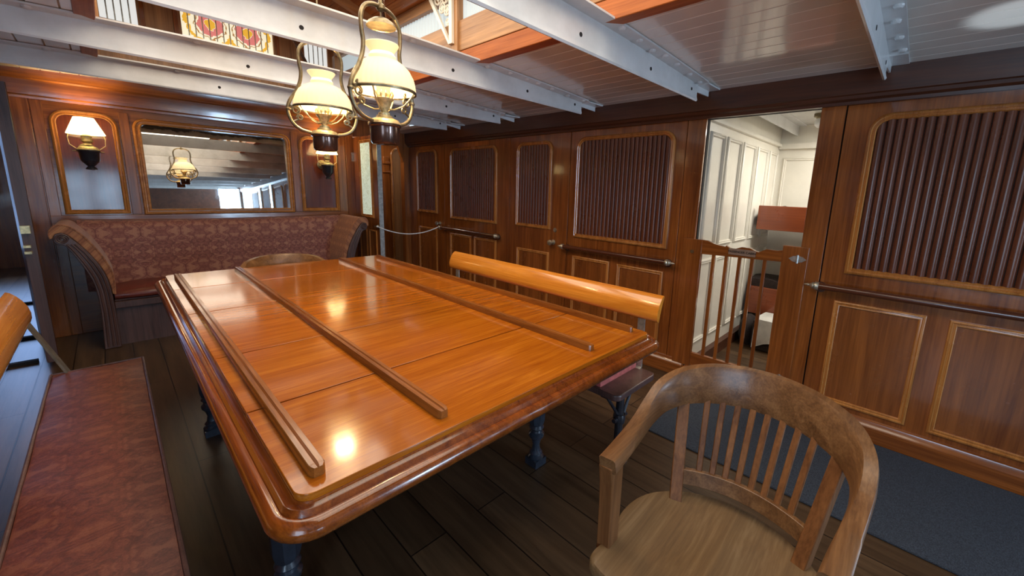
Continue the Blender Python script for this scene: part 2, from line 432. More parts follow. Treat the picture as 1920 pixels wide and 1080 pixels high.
XR, YB = 2.75, 4.98
TR = lambda a, b, c: V((XR - c, a, b))        # right wall: along y, height, outwards
TB = lambda a, b, c: V((a, YB - c, b))        # back wall: along x, height, outwards
NR, NB = V((-1, 0, 0)), V((0, -1, 0))
def mould_prof(w, h): return [(0, 0.0), (0, h * .55), (w * .18, h * .9), (w * .38, h), (w * .52, h * .55), (w * .68, h * .62), (w * .85, h * .8), (w, h * .45), (w, 0)]
def moulding(parent, T, n, a0, a1, b0, b1, r, w=0.03, h=0.018, mt='trim_z', name='panel_moulding', c=0.0):
    mb = MB()
    pts = rrect(a0, a1, b0, b1, r)
    path = [T(a, b, c) for a, b in pts]
    # orient so that u points inwards of the panel
    area_ = sum(pts[i][0] * pts[(i + 1) % len(pts)][1] - pts[(i + 1) % len(pts)][0] * pts[i][1] for i in range(len(pts)))
    ctr = T((a0 + a1) / 2, (b0 + b1) / 2, c)
    side = (path[1] - path[0]).normalized().cross(n)
    if side.dot(ctr - path[0]) < 0: path.reverse()
    mb.sweep(path, mould_prof(w, h), n, True)
    return obj(name, mb, mt, parent)
def slats(parent, T, a0, a1, b0, b1, r, pitch=0.037, c0=0.0):
    mb = MB(); n = max(1, round((a1 - a0) / pitch)); p = (a1 - a0) / n
    for i in range(n):
        u0 = a0 + i * p; rad = p * 0.465; cx = u0 + p / 2
        def top(a):
            d = min(a - a0, a1 - a)
            return b1 if d >= r else b1 - r + math.sqrt(max(0, r * r - (r - d) ** 2))
        ring0, ring1 = [], []
        for k in range(7):
            an = PI * k / 6
            a = cx + rad * math.cos(an); d = c0 + 0.003 + rad * 0.62 * math.sin(an)
            ring0.append(T(a, b0, d)); ring1.append(T(a, top(a), d))
        ring0 += [T(cx - rad, b0, c0 - 0.004), T(cx + rad, b0, c0 - 0.004)]
        ring1 += [T(cx - rad, top(cx - rad), c0 - 0.004), T(cx + rad, top(cx + rad), c0 - 0.004)]
        mb.rings([ring0, ring1])
    flatpanel(parent, T, a0, a1, b0, b1, r, 'rubber', 'slat_backing', c0 + .002, .004)
    return obj('slat_panel', mb, 'slat', parent, smooth=50)
def flatpanel(parent, T, a0, a1, b0, b1, r, m, name='panel', c=0.003, th=0.008):
    mb = MB(); mb.prism(rrect(a0, a1, b0, b1, r), T, c - th, c)
    return obj(name, mb, m, parent)

# ---------------------------------------------------------------- structure: floor and ceiling
mb = MB(); mb.box(-3.2, 5.2, -5.2, 9.2, -0.06, 0); struct('floor', mb, 'floor')
def zc(x): return 2.02 - 0.0165 * (x - 0.78) ** 2 if -1.3 <= x <= 2.9 else 1.95
SX0, SX1, SY0, SY1 = 0.04, 1.50, -0.7, 4.0
mb = MB(); pw = 0.094
def plank(x0, x1, y0, y1):
    g = 0.004
    a, b = zc(x0), zc(x1)
    sec = [(x0, a + .03), (x0, a + .006), (x0 + g, a), (x1 - g, b), (x1, b + .006), (x1, b + .03)]
    ys_ = [y0] + [y for y in (3.75, 4.98) if y0 < y < y1] + [y1]
    up = lambda y: .065 * min(1, max(0, (y - 3.75) / 1.23)) if x1 < 2.6 else 0
    mb.rings([[V((x, y, z + up(y))) for x, z in sec] for y in ys_])
def strip(x0, x1, y0, y1):
    n = max(1, round((x1 - x0) / pw)); d = (x1 - x0) / n
    for i in range(n): plank(x0 + i * d, x0 + (i + 1) * d, y0, y1)
strip(-1.4, SX0, -5.2, 9.2); strip(SX1, 2.9, -5.2, 9.2)
strip(SX0, SX1, -5.2, SY0); strip(SX0, SX1, SY1, 9.2)
struct('ceiling', mb, 'gloss', 'glossy pale painted deck planks')

# deck beams: angle irons with a hanging web and a bolted flange towards the camera
def beam(i, y, zb, x0=-0.96, x1=2.5):
    mb = MB(); zt = 2.0 - 0.004; n = 24
    xs = [x0 + (x1 - x0) * k / n for k in range(n + 1)]
    def sec(x):
        t = zc(x) - 0.002
        return [(y, zb), (y - 0.008, zb - .002), (y - 0.014, zb + .006), (y - .010, zb + .018), (y - 0.008, zb + .03), (y - 0.008, t - 0.010), (y - 0.075, t - 0.008), (y - 0.075, t), (y, t)]
    mb.rings([[V((x, a, b)) for a, b in sec(x)] for x in xs])
    # tapered gusset between the end of the web and the ship's side
    o = struct('trim_%d' % i, mb, 'white', 'grey-white painted steel deck beam')
    f = MB(); a = V((x1, y - 0.004, 0)); t1, t2 = zc(x1) - .003, zc(2.70) - .003
    f.rings([[V((x1 - .01, y - .002, zb + .05)), V((x1 - .01, y - .010, zb + .05)), V((x1 - .01, y - .010, t1)), V((x1 - .01, y - .002, t1))],
             [V((2.67, y - .002, t2 - .035)), V((2.67, y - .010, t2 - .035)), V((2.67, y - .010, t2)), V((2.67, y - .002, t2))]])
    f.box(x1, 2.68, y - 0.075, y - .002, zc(2.6) - .012, zc(2.6) - .004)
    obj('gusset', f, 'white', o)
    for x in (1.58, 1.74, 1.88, 1.98, 2.12, 2.3, 2.46, -0.15, -0.4, 0.4, 1.1):
        b_ = MB(); z = zc(x) - 0.010
        b_.lathe([(0.0, z - .012), (.011, z - .011), (.016, z - .006), (.017, z + .001)], (x, y - 0.045 + random.uniform(-.012, .012), 0), 10)
        obj('bolt', b_, 'white', o)
    for x in (0.62, 1.36, 1.93, 2.42):
        b_ = MB(); b_.lathe([(.009, y - .0095), (.009, y - .0075)], (x, 0, zb + .055), 12, 'y')
        obj('bolt_hole', b_, 'rubber', o)
BY = [(0.222, 1.855), (1.099, 1.866), (1.975, 1.878), (2.895, 1.886), (3.742, 1.893), (-0.66, 1.85), (-1.54, 1.85), (-2.42, 1.85), (-3.30, 1.85), (-4.18, 1.85)]
for i, (y, z) in enumerate(BY): beam(i + 1, y, z)

# ---------------------------------------------------------------- right wall
mb = MB()
mb.box(2.77, 2.80, 1.11, 4.98, 0, 2.05)
mb.box(2.77, 2.80, -5.2, 0.487, 0, 2.05)
mb.box(2.77, 2.80, 0.487, 1.11, 1.80, 2.05)
wr = struct('wall_right', mb, 'rubber')
def board(parent, y0, y1, z0, z1, m='mah_z', name='wall_board', c=0.0, g=0.0025, th=0.02):
    mb = MB(); mb.box(XR - c, XR - c + th, y0 + g, y1 - g, z0, z1)
    return obj(name, mb, m, parent, bevel=0.002)
def lower_pair(parent, l):
    for (a0, a1, b0, b1) in l:
        flatpanel(parent, TR, a0 + .02, a1 - .02, b0 + .02, b1 - .02, 0, 'panel_lo', 'lower_panel', 0.002)
        moulding(parent, TR, NR, a0, a1, b0, b1, 0, 0.028, 0.014, 'trim_z')
def upper(parent, a0, a1, b0, b1, r=0.09):
    moulding(parent, TR, NR, a0, a1, b0, b1, r, 0.034, 0.022, 'trim_z')
    slats(parent, TR, a0 + .034, a1 - .034, b0 + .032, b1 - .032, r - .03)
# fixed panels
board(wr, 4.82, 4.98, 0, 1.82); board(wr, 3.02, 4.165, 0, 1.82)
board(wr, 1.24, 2.255, 0, 1.82); board(wr, 1.111, 1.24, 0, 1.82, c=0.004)
board(wr, 0.37, 0.486, 0, 1.82, c=0.010); board(wr, -0.70, 0.37, 0, 1.82)
upper(wr, 3.205, 4.03, 0.945, 1.745); upper(wr, 1.315, 2.18, 0.915, 1.75)
upper(wr, -0.60, 0.265, 0.91, 1.745)
lower_pair(wr, [(3.643, 4.05, .15, .775), (3.21, 3.59, .15, .775), (1.796, 2.182, .15, .752), (1.322, 1.722, .15, .745),
                (-0.095, 0.287, .15, .75), (-0.565, -0.178, .15, .75)])
# the run of joinery behind the camera, seen in the mirror
for y0, y1 in ((-1.65, -0.70), (-2.75, -1.80), (-3.85, -2.9)):
    board(wr, y0, y1, 0, 1.82)
    upper(wr, y0 + .12, y1 - .12, 0.93, 1.74)
board(wr, -1.80, -1.65, 0, 1.82, 'cream', c=0.02); board(wr, -2.9, -2.75, 0, 1.82, 'cream', c=0.02); board(wr, -5.0, -3.85, 0, 1.82, 'cream')
# doors
def door(i, y0, y1, u, q, knob_yz, esc=None):
    mb = MB(); mb.box(XR - 0.001, XR + 0.02, y0 + .004, y1 - .004, 0.02, 1.815)
    o = struct('door_%d' % i, mb, 'mah_z', bevel=0.002)
    upper(o, *u, r=0.085); lower_pair(o, [q])
    kb = MB(); ky, kz = knob_yz
    kb.lathe([(.0, 0), (.024, 0), (.024, .005), (.010, .009), (.009, .028), (.020, .036), (.026, .048), (.024, .058), (.012, .064), (0, .065)], (0, 0, 0), 20, 'x')
    bmesh.ops.transform(kb.b, matrix=Matrix.Translation((XR, ky, kz)) @ Matrix.Scale(-1, 4, (1, 0, 0)), verts=kb.b.verts)
    obj('door_knob', kb, 'pewter', o)
    if esc:
        e = MB(); e.lathe([(.020, 0), (.020, .005), (.010, .006), (.010, .004), (0, .004)], (0, 0, 0), 20, 'x')
        bmesh.ops.transform(e.b, matrix=Matrix.Translation((XR, *esc)) @ Matrix.Scale(-1, 4, (1, 0, 0)), verts=e.b.verts)
        obj('lock_escutcheon', e, 'pewter', o)
    return o
door(1, 4.165, 4.82, (4.315, 4.775, .985, 1.755), (4.33, 4.755, .15, .80), (4.27, .87))
door(2, 2.255, 3.02, (2.455, 2.915, .955, 1.745), (2.463, 2.895, .15, .742), (2.415, .842), (2.40, .955))
# header beam (overhanging cornice) and its lower moulding, baseboard
mb = MB()
sec = [(2.76, 1.80), (2.725, 1.80), (2.722, 1.815), (2.705, 1.825), (2.70, 1.84), (2.69, 1.845), (2.685, 1.97), (2.76, 1.99)]
mb.rings([[V((x, -5.0, z)) for x, z in sec], [V((x, 4.98, z)) for x, z in sec]])
struct('trim_20', mb, 'header', 'dark wooden header beam along the cabin fronts')
for k, (y0, y1) in enumerate(((1.11, 4.98), (-5.0, 0.487))):
    mb = MB(); s2 = [(2.76, 0), (2.715, 0), (2.715, .085), (2.73, .10), (2.735, .115), (2.748, .12), (2.76, .12)]
    mb.rings([[V((x, y0, z)) for x, z in s2], [V((x, y1, z)) for x, z in s2]])
    struct('baseboard_right' if k == 0 else 'baseboard_right.001', mb, 'mah_y')
# door sill of the cabin
mb = MB(); mb.box(2.68, 2.84, 0.487, 1.11, 0, 0.075); struct('trim_21', mb, 'mah_y', 'cabin door sill', bevel=0.004)

# handrails
def handrail(y0, y1, label, finial=(True, True), z=0.826):
    t = Thing('handrail', (XR, (y0 + y1) / 2, z), label, 'handrail', 'round wooden handrails on the cabin fronts')
    xr = XR - 0.06
    t.part('rail', MB().tube([(xr, y0 + .02, z), (xr, y1 - .02, z)], 0.019, 16), 'handrail')
    for y, s in ((y0 + .035, -1), (y1 - .035, 1)):
        b = t.part('bracket', MB().tube([(XR, y, z - .012), (xr, y, z - .004)], [.020, .012], 14), 'pewter')
        t.part('rose', MB().lathe([(.03, 0), (.03, .006), (.016, .010)], (XR - .010, y, z - .012), 18, 'x'), 'header', parent=b)
        f = MB(); f.lathe([(.020, -.018), (.024, -.012), (.024, 0), (.017, .004), (.020, .012), (.013, .02), (.007, .028), (.009, .034), (.003, .052), (0, .054)][::1], (0, 0, 0), 16, 'y')
        bmesh.ops.transform(f.b, matrix=Matrix.Translation((xr, y + s * .02, z)) @ Matrix.Scale(s, 4, (0, 1, 0)), verts=f.b.verts)
        t.part('finial', f, 'pewter')
handrail(-0.62, 0.395, 'dark round handrail right of the cabin gate, nearest and cut by the frame')
handrail(1.255, 2.275, 'dark round handrail with pewter ends just left of the cabin gate')
handrail(3.14, 4.19, 'dark round handrail farthest along the wall, holding the white rope')

# ---------------------------------------------------------------- cabin gate
t = Thing('cabin_gate', (XR, 0.8, 0), 'low barred wooden gate across the white cabin doorway', 'gate')
GX0, GX1 = 2.725, 2.752
g = MB(); g.box(GX0, GX1, 1.053, 1.185, 0.10, 1.012); t.part('hinge_stile', g, 'mah_z', bevel=.002)
g = MB(); g.box(GX0, GX1, 0.440, 0.572, 0.10, 1.030); t.part('latch_stile', g, 'mah_z', bevel=.002)
top = [(1.053, .915), (1.053, 1.012), (1.02, 1.010), (.97, .992), (.90, .982), (.895, .992), (.885, .984), (.86, .975), (.84, .976), (.80, .992), (.75, .990), (.715, .975), (.70, .972), (.66, .995), (.60, .992), (.572, 1.0), (.572, .930)]
g = MB(); g.prism(top, lambda a, b, d: V((d, a, b)), GX0 + .002, GX1); t.part('scalloped_rail', g, 'mah_y')
g = MB(); g.box(GX0, GX1, .572, 1.053, .115, .205); t.part('bottom_rail', g, 'mah_y', bevel=.002)
for y in (.972, .890, .808, .733, .661):
    g = MB(); g.box(2.733, 2.747, y - .0105, y + .0105, .20, .95); t.part('bar', g, 'mah_z', bevel=.002)
def hinge(y, z):
    g = MB(); g.prism([(y - .045, z), (y - .025, z + .015), (y, z + .02), (y + .025, z + .015), (y + .045, z), (y + .025, z - .015), (y, z - .02), (y - .025, z - .015)], lambda a, b, d: V((d, a, b)), GX0 - .004, GX0)
    h = t.part('hinge', g, 'steel')
    t.part('hinge_pin', MB().tube([(GX0 - .006, y, z - .024), (GX0 - .006, y, z + .024)], .006, 10), 'steel', parent=h)
hinge(.49, .958); hinge(.494, .212)
g = MB(); g.lathe([(.012, 0), (.012, .004), (.005, .006), (0, .006)], (GX0 - .006, 1.115, .925), 14, 'x'); t.part('latch_knob', g, 'brass')
g = MB(); g.box(GX0 - .006, GX0 + .001, .715, .875, .938, .978); sp = t.part('sign_plate', g, 'sign', label='brown plate reading PASSENGER CABIN')
fc = bpy.data.curves.new('sign_text', 'FONT'); fc.body = 'PASSENGER CABIN'; fc.size = 0.0195; fc.align_x = 'CENTER'; fc.align_y = 'CENTER'; fc.extrude = 0.0006; fc.offset = 0.0004
fo = bpy.data.objects.new('sign_text', fc); C.objects.link(fo)
me = bpy.data.meshes.new_from_object(fo); bpy.data.objects.remove(fo)
fo = bpy.data.objects.new('sign_text', me); C.objects.link(fo); me.materials.append(M['rubber'])
fo.matrix_world = Matrix.Identity(4)
fo.parent = sp; fo.location = V((GX0 - .0068, .795, .958)) - t.L
fo.rotation_euler = (PI / 2, 0, -PI / 2)

# ---------------------------------------------------------------- cabin behind the gate
mb = MB(); mb.box(2.80, 4.75, 1.125, 1.16, 0, 2.05); wc = struct('wall_cabin_left', mb, 'cream')
TC = lambda a, b, c: V((a, 1.125 - c, b))
for x0, x1 in ((2.86, 3.13), (3.19, 3.50), (3.56, 3.88), (3.94, 4.26), (4.32, 4.58)):
    moulding(wc, TC, NB, x0, x1, 0.93, 1.74, 0, 0.03, 0.016, 'cream')
    moulding(wc, TC, NB, x0, x1, 0.20, 0.84, 0, 0.03, 0.016, 'cream')
mb = MB(); mb.box(2.8, 4.65, 1.095, 1.125, 1.80, 1.825); obj('ceiling_moulding', mb, 'cream', wc)
mb = MB(); mb.box(4.65, 4.70, -0.5, 1.16, 0, 2.05); wf = struct('wall_cabin_far', mb, 'cream')
TF = lambda a, b, c: V((4.65 - c, a, b))
moulding(wf, TF, NR, 0.35, 1.08, 1.05, 1.70, 0, 0.03, 0.014, 'cream')
mb = MB(); mb.box(4.60, 4.65, -0.5, 1.12, 1.78, 1.83); obj('picture_rail', mb, 'cream', wf)
mb = MB(); mb.box(2.80, 4.75, -0.55, -0.5, 0, 2.05); struct('wall_cabin_right', mb, 'cream')
mb = MB(); mb.box(2.78, 4.75, -0.55, 1.16, 2.0, 2.05); struct('ceiling_cabin', mb, 'white')
for k, y in enumerate((0.98, 0.20)):
    mb = MB(); mb.box(2.85, 4.64, y, y + .008, 1.90, 2.0); mb.box(2.85, 4.64, y - .06, y, 1.99, 2.0)
    struct('trim_%d' % (30 + k), mb, 'white', 'white painted beam inside the cabin')
mb = MB(); mb.box(2.80, 4.64, 1.08, 1.125, 0, .09); struct('baseboard_cabin', mb, 'header')
t = Thing('bulkhead_lamp', (4.1, .72, 2.0), 'small round ceiling light inside the white cabin', 'lamp')
t.part('base', MB().lathe([(.05, 2.0), (.05, 1.975), (.035, 1.97), (.03, 1.96)], (4.1, .72, 0), 18), 'brass')
t.part('globe', MB().lathe([(.03, 1.962), (.042, 1.94), (.04, 1.91), (.02, 1.89), (0, 1.886)], (4.1, .72, 0), 18), 'white')
def bunk(z0, z1, xf, label, up_):
    t = Thing('bunk', (xf, 0.3, z0), label, 'bunk', 'bunks in the cabin')
    g = MB(); g.box(xf, xf + .03, -.48, 1.085, z0, z1); t.part('front_board', g, 'redboard', bevel=.004)
    g = MB(); g.box(xf + .03, 4.59, -.48, 1.09, z0 + .02, z0 + .05); t.part('base', g, 'redboard')
    g = MB(); n = 9
    rings = []
    for i in range(n + 1):
        y = -.46 + i / n * 1.55
        rings.append([V((xf + .04, y, z0 + .05)), V((xf + .05, y, z1 + up_ + .03 * up_ / .05 * math.sin(i * 1.7))), V((xf + .2, y, z1 + up_ + .03 + .03 * math.sin(i * 2.1) * up_ / .05)), V((4.55, y, z1 + up_)), V((4.57, y, z0 + .05))])
    g.rings(rings); t.part('blanket', g, 'blanket')
bunk(1.02, 1.235, 4.04, 'upper red-brown cabin bunk seen above the gate', -.06)
bunk(.235, .49, 4.04, 'lower red-brown cabin bunk with dark blanket seen through the gate bars', .05)
t = Thing('sea_chest', (3.82, .62, 0), 'dark chest under a white sheet on the cabin floor', 'chest')
g = MB(); g.box(3.72, 4.00, .30, .93, 0.0, .26); t.part('chest', g, 'blanket', bevel=.01)
o = MB(); rings = []
for i in range(13):
    y = .38 + i * .044; wv = .012 * math.sin(i * 1.9); zb_ = .06 + .035 * math.sin(i * .9)
    rings.append([V((4.03, y, .272)), V((3.86, y, .285 + wv * .3)), V((3.715 + wv * .2, y, .275)), V((3.70 + wv, y, .18)), V((3.69 + wv * 1.5, y, zb_)), V((3.70 + wv * 1.5, y, zb_)), V((3.71 + wv, y, .18)), V((3.72, y, .265)), V((3.86, y, .275)), V((4.03, y, .262))])
o.rings(rings); tag(obj('sheet', o, 'sheet'), 'crumpled white sheet hanging over the chest in the cabin', 'sheet')
g = MB(); g.lathe([(0, 0), (.10, .0), (.13, .08), (.12, .18), (.08, .24), (.03, .26), (0, .262)], (3.88, 1.0, 0), 18)
for v in g.b.verts: v.co.y = 1.0 + (v.co.y - 1.0) * .55
tag(obj('duffel_bag', g, 'blanket'), 'dark bag on the cabin floor against the white panelling', 'bag')

# ---------------------------------------------------------------- back wall
mb = MB(); mb.box(-0.47, 2.03, YB + .0, YB + .06, 0, 2.1)
wb = struct('wall_back', mb, 'mah_x', bevel=0.002)
def bstrip(a0, a1, b0, b1, c, m='mah_z', name='stile'):
    g = MB(); g.box(a0, a1, YB - c, YB, b0, b1); return obj(name, g, m, wb, bevel=.003)
bstrip(-0.47, -0.34, 0, 1.86, .014); bstrip(-0.335, -0.275, 0, 1.86, .008)
bstrip(0.125, 0.185, 0.99, 1.83, .010); bstrip(1.385, 1.445, .99, 1.83, .010)
bstrip(1.855, 1.94, 0, 1.86, .008); bstrip(1.945, 2.03, 0, 1.86, .016)
bstrip(-0.335, 1.94, .925, .985, .012, 'mah_x', 'dado_rail')
for (a0, a1, r) in ((-.255, .115, .10), (1.455, 1.845, .10)):
    moulding(wb, TB, NB, a0, a1, .995, 1.805, r, .036, .026, 'trim_z')
    flatpanel(wb, TB, a0 + .03, a1 - .03, 1.03, 1.775, r - .03, 'panel_back', 'inset_panel', .004)
# stepped cornice
sec = [(0, 1.855), (.018, 1.858), (.020, 1.875), (.034, 1.885), (.036, 1.90), (.040, 1.99), (.052, 2.0), (.055, 2.012), (.06, 2.02), (.064, 2.10), (0, 2.10)]
mb = MB(); mb.rings([[V((x, YB - c, z)) for c, z in sec] for x in (-.47, 2.03)]); struct('trim_22', mb, 'mah_x', 'cornice over the mirror')

# mirror (leans back a little in its frame)
t = Thing('wall_mirror', (.787, YB, 1.39), 'wide aged mirror in a honey wood frame above the sofa', 'mirror')
g = MB(); pr = rrect(.198, 1.376, .985, 1.80, .085)
pth = [TB(a, b, 0) for a, b in pr]
side = (pth[1] - pth[0]).normalized().cross(NB)
if side.dot(V((.787, YB, 1.39)) - pth[0]) < 0: pth.reverse()
g.sweep(pth, [(0, 0), (0, .022), (.008, .034), (.016, .036), (.022, .026), (.030, .024), (.036, .050), (.044, .052), (.050, .046), (.050, 0)], NB, True)
t.part('frame', g, 'trim_x')
g = MB(); tl = math.radians(2.5)
gl = rrect(-.545, .545, -.365, .37, .06)
g.prism(gl, lambda a, b, d: V((.787 + a, YB - .022 + math.sin(tl) * b + d, 1.392 + b)), -.0, .003)
t.part('mirror_glass', g, 'mirror')

# sconces
def sconce(x, label):
    z = 1.64; y = YB - .15
    t = Thing('wall_sconce', (x, YB, z - .1), label, 'sconce', 'oil lamp sconces beside the mirror')
    P = (x, y, z)
    sh = t.part('lamp_shade', MB().lathe([(.105, -.02), (.107, -.018), (.056, .105), (.054, .107), (.052, .105), (.102, -.016)], P, 32), 'cone')
    t.part('burner', MB().lathe([(.012, -.105), (.030, -.10), (.020, -.085), (.034, -.07), (.028, -.05), (.032, -.03), (.020, -.02)], P, 20), 'brass')
    t.part('reservoir', MB().lathe([(.030, -.108), (.050, -.115), (.060, -.13), (.062, -.137), (.050, -.138)], P, 24), 'brass_l')
    t.part('body', MB().lathe([(.0, -.137), (.064, -.137), (.066, -.145), (.058, -.155), (.054, -.215), (.050, -.222), (.024, -.255), (.018, -.262), (.030, -.275), (.032, -.285), (.0, -.290)], P, 24), 'iron')
    g = MB()
    for s in (-1, 1):
        g = MB(); g.tube([(x + s * .062, y, z - .13), (x + s * .095, y, z - .10), (x + s * .10, y, z - .05), (x + s * .092, y, z - .015)], .003, 8)
        t.part('shade_holder', g, 'brass_l')
    g = MB(); g.tube([(x - .01, YB - .012, z - .12), (x - .01, YB - .05, z - .19), (x, y + .05, z - .185), (x, y + .055, z - .15)], .007, 8)
    g.lathe([(.05, 0), (.05, -.006), (.03, -.012), (.0, -.012)], (x - .01, YB - .004, z - .13), 20, 'y')
    t.part('wall_bracket', g, 'brass')
    g = MB()
    for s in (-1, 1):
        g = MB(); g.tube([(x + s * .06, y, z - .148), (x + s * .085, y, z - .148)], .004, 8)
        t.part('gimbal_pin', g, 'brass')
    point('sconce_light', (x, y, z + .03), 8.5, (1.0, .70, .34), .025)
sconce(-.070, 'lit wall lamp with white cone shade left of the mirror')
sconce(1.690, 'lit wall lamp with white cone shade right of the mirror, partly behind the hanging lamp')

# ---------------------------------------------------------------- right passage: open door leaf, jamb, hall panelling
mb = MB(); mb.box(2.03, 2.075, 4.36, 4.97, .06, 1.84)
dl = struct('door_3', mb, 'mah_z', 'open door leaf with etched glass', bevel=.003)
TD = lambda a, b, c: V((2.03 - c, a, b)); 
moulding(dl, TD, NR, 4.475, 4.80, .935, 1.80, .03, .036, .016, 'trim_z')
flatpanel(dl, TD, 4.508, 4.768, .968, 1.768, .02, 'etched', 'etched_pane', .004)
g = MB(); g.box(2.028, 2.077, 4.352, 4.362, .06, 1.84); obj('worn_edge', g, M['steel'], dl, label='pale worn edge strip')
for a0, a1 in ((4.43, 4.62), (4.68, 4.87)): moulding(dl, TD, NR, a0, a1, .15, .80, 0, .02, .010, 'trim_z')
g = MB(); g.box(1.985, 2.03, 4.385, 4.40, .845, .86); g.lathe([(.02, 0), (.02, .008)], (2.02, 4.39, .852), 16, 'x'); obj('door_handle', g, 'brass', dl)
g = MB()
for z in (1.62, .35): g.box(2.005, 2.03, 4.955, 4.985, z - .05, z + .05)
obj('hinge', g, 'steel', dl)
mb = MB(); mb.box(2.67, 2.77, YB - .01, YB + .08, 0, 2.05); mb.box(2.03, 2.77, YB, YB + .08, 1.86, 2.08)
mb.prism([(2.67, 1.86), (2.56, 1.86), (2.60, 1.80), (2.63, 1.72), (2.67, 1.60)], lambda a, b, d: V((a, d, b)), YB, YB + .05)
struct('trim_23', mb, 'mah_z', 'passage door jamb with curved bracket')
mb = MB(); mb.box(2.0, 3.4, 5.6, 5.65, 0, 2.05); wh = struct('wall_passage', mb, 'mah_z')
TH = lambda a, b, c: V((a, 5.6 - c, b))
moulding(wh, TH, NB, 2.80, 3.06, .12, 1.84, .12, .03, .02, 'trim_z')
flatpanel(wh, TH, 2.83, 3.03, .15, 1.81, .09, 'pine_z', 'arched_panel', .004)
g = MB(); g.box(2.69, 2.77, 5.575, 5.6, 0, 1.70); g.box(2.68, 2.78, 5.565, 5.6, 1.48, 1.50); g.box(2.68, 2.78, 5.565, 5.6, 1.60, 1.63); obj('pilaster', g, 'mah_z', wh, bevel=.003)
mb = MB(); mb.box(3.3, 3.35, 5.0, 5.6, 0, 2.05); mb.box(2.77, 3.35, 4.98, 5.0, 0, 2.05); struct('wall_passage_right', mb, 'mah_z')
mb = MB(); mb.box(1.97, 2.0, 5.04, 5.65, 0, 2.1); struct('wall_passage_inner', mb, 'mah_z')

# rope across
t = Thing('rope_barrier', (2.4, 4.2, .85), 'white rope strung between the glass door and the far handrail', 'rope')
p0, p1 = V((2.0, 4.35, .855)), V((2.69, 4.207, .835)); pts = []
for i in range(25):
    u = i / 24; p = p0.lerp(p1, u); p.z -= .085 * 4 * u * (1 - u); pts.append(p)
t.part('rope', MB().tube(pts, .006, 8), 'rope')
for p in (p0, p1): t.part('knot', MB().lathe([(0, -.012), (.010, -.008), (.013, 0), (.010, .008), (0, .012)], p, 10), 'rope')

# ---------------------------------------------------------------- left side: leaf, passage, walls
mb = MB(); a, b = V((-.475, 4.95, 0)), V((-.385, 4.17, 0)); d = (b - a).normalized(); n = V((d.y, -d.x, 0)) * -.028
def slab(mb, a, b, n, z0, z1): mb.rings([[a + n + V((0, 0, z0)), b + n + V((0, 0, z0)), b - n + V((0, 0, z0)), a - n + V((0, 0, z0))], [a + n + V((0, 0, z1)), b + n + V((0, 0, z1)), b - n + V((0, 0, z1)), a - n + V((0, 0, z1))]])
slab(mb, a, b, n, .05, 1.85); lf = struct('door_4', mb, 'header', 'open dark door leaf at the left passage', bevel=.003)
g = MB(); g.box(-.412, -.36, 4.155, 4.172, .05, 1.85); obj('worn_edge', g, 'sofa_wood', lf)
g = MB(); g.box(-.41, -.37, 4.12, 4.155, .93, .98); g.box(-.41, -.38, 4.11, 4.155, .84, .855); g.box(-.41, -.38, 4.11, 4.155, .80, .815); obj('door_bolt', g, 'brass_l', lf)
mb = MB()
mb.box(-1.30, -1.25, -0.05, 9.2, 0, 2.05); mb.box(-1.30, -1.25, -5.2, -1.45, 0, 2.05); mb.box(-1.30, -1.25, -1.45, -.05, 0, .5); mb.box(-1.30, -1.25, -1.45, -.05, 1.8, 2.05)
wl = struct('wall_left', mb, 'mah_z')
TL = lambda a, b, c: V((-1.25 + c, a, b))
for y0 in (.3, 1.5, 2.7, 3.9, 5.4, 6.8):
    moulding(wl, TL, V((1, 0, 0)), y0, y0 + .85, .93, 1.74, .08, .034, .022, 'trim_z'); slats(wl, TL, y0 + .034, y0 + .82, .96, 1.71, .05)
    moulding(wl, TL, V((1, 0, 0)), y0, y0 + .85, .16, .76, 0, .028, .014, 'trim_z')
mb = MB(); mb.box(-.50, -.44, 5.04, 9.2, 0, 2.05); struct('wall_passage_left', mb, 'mah_z')
mb = MB(); mb.box(-1.25, -.5, 9.15, 9.2, 0, 2.05); struct('wall_far', mb, 'mah_z')
for k, y in enumerate((4.36, 5.05, 6.45)):
    mb = MB(); mb.box(-1.25, -.47, y, y + .04, 0, .022); struct('trim_%d' % (40 + k), mb, 'rubber', 'floor threshold of the left passage')
# rear wall with daylight doorway
mb = MB(); mb.box(-1.3, 2.2, -5.05, -5.0, 0, 2.05); mb.box(2.70, 2.8, -5.05, -5.0, 0, 2.05); mb.box(2.2, 2.7, -5.05, -5.0, 1.92, 2.05)
struct('wall_rear', mb, 'header')

# ---------------------------------------------------------------- skylight over the table
def sky_side(x0, x1, name, k):
    mb = MB(); mb.box(x0, x1, SY0, SY1, 2.0, 2.085); o = struct(name, mb, M['coaming'], 'orange skylight coaming', bevel=.004)
    g = MB(); g.box(x0, x1, SY0, SY1, 2.088, 2.25); obj('upper_coaming', g, 'pine_y', o, bevel=.003)
    g = MB(); g.box(x0, x1, SY0, SY1, 2.385, 2.45); obj('top_plate', g, 'pine_y', o, bevel=.003)
    for y in (-.68, .3, 1.2, 2.13, 3.05, 3.94):
        g = MB(); g.box(x0 - (.015 if x0 > 1 else 0), x1 + (.015 if x0 < 1 else 0), y - .035, y + .035, 2.05, 2.40); obj('post', g, 'pine_z', o, bevel=.003)
sky_side(1.493, 1.56, 'trim_50', 0); sky_side(-.02, .047, 'trim_51', 1)
def corrugated(i, x, y0, y1):
    n = int((y1 - y0) / .009); mb = MB(); pts = [(x + .004 * math.sin(k * PI / 2), y0 + (y1 - y0) * k / n) for k in range(n + 1)]
    mb.rings([[V((a, b, 2.25)), V((a, b, 2.386)), V((a + .003, b, 2.386)), V((a + .003, b, 2.25))] for a, b in pts])
    struct('window_%d' % i, mb, 'frost', 'ribbed skylight side pane')
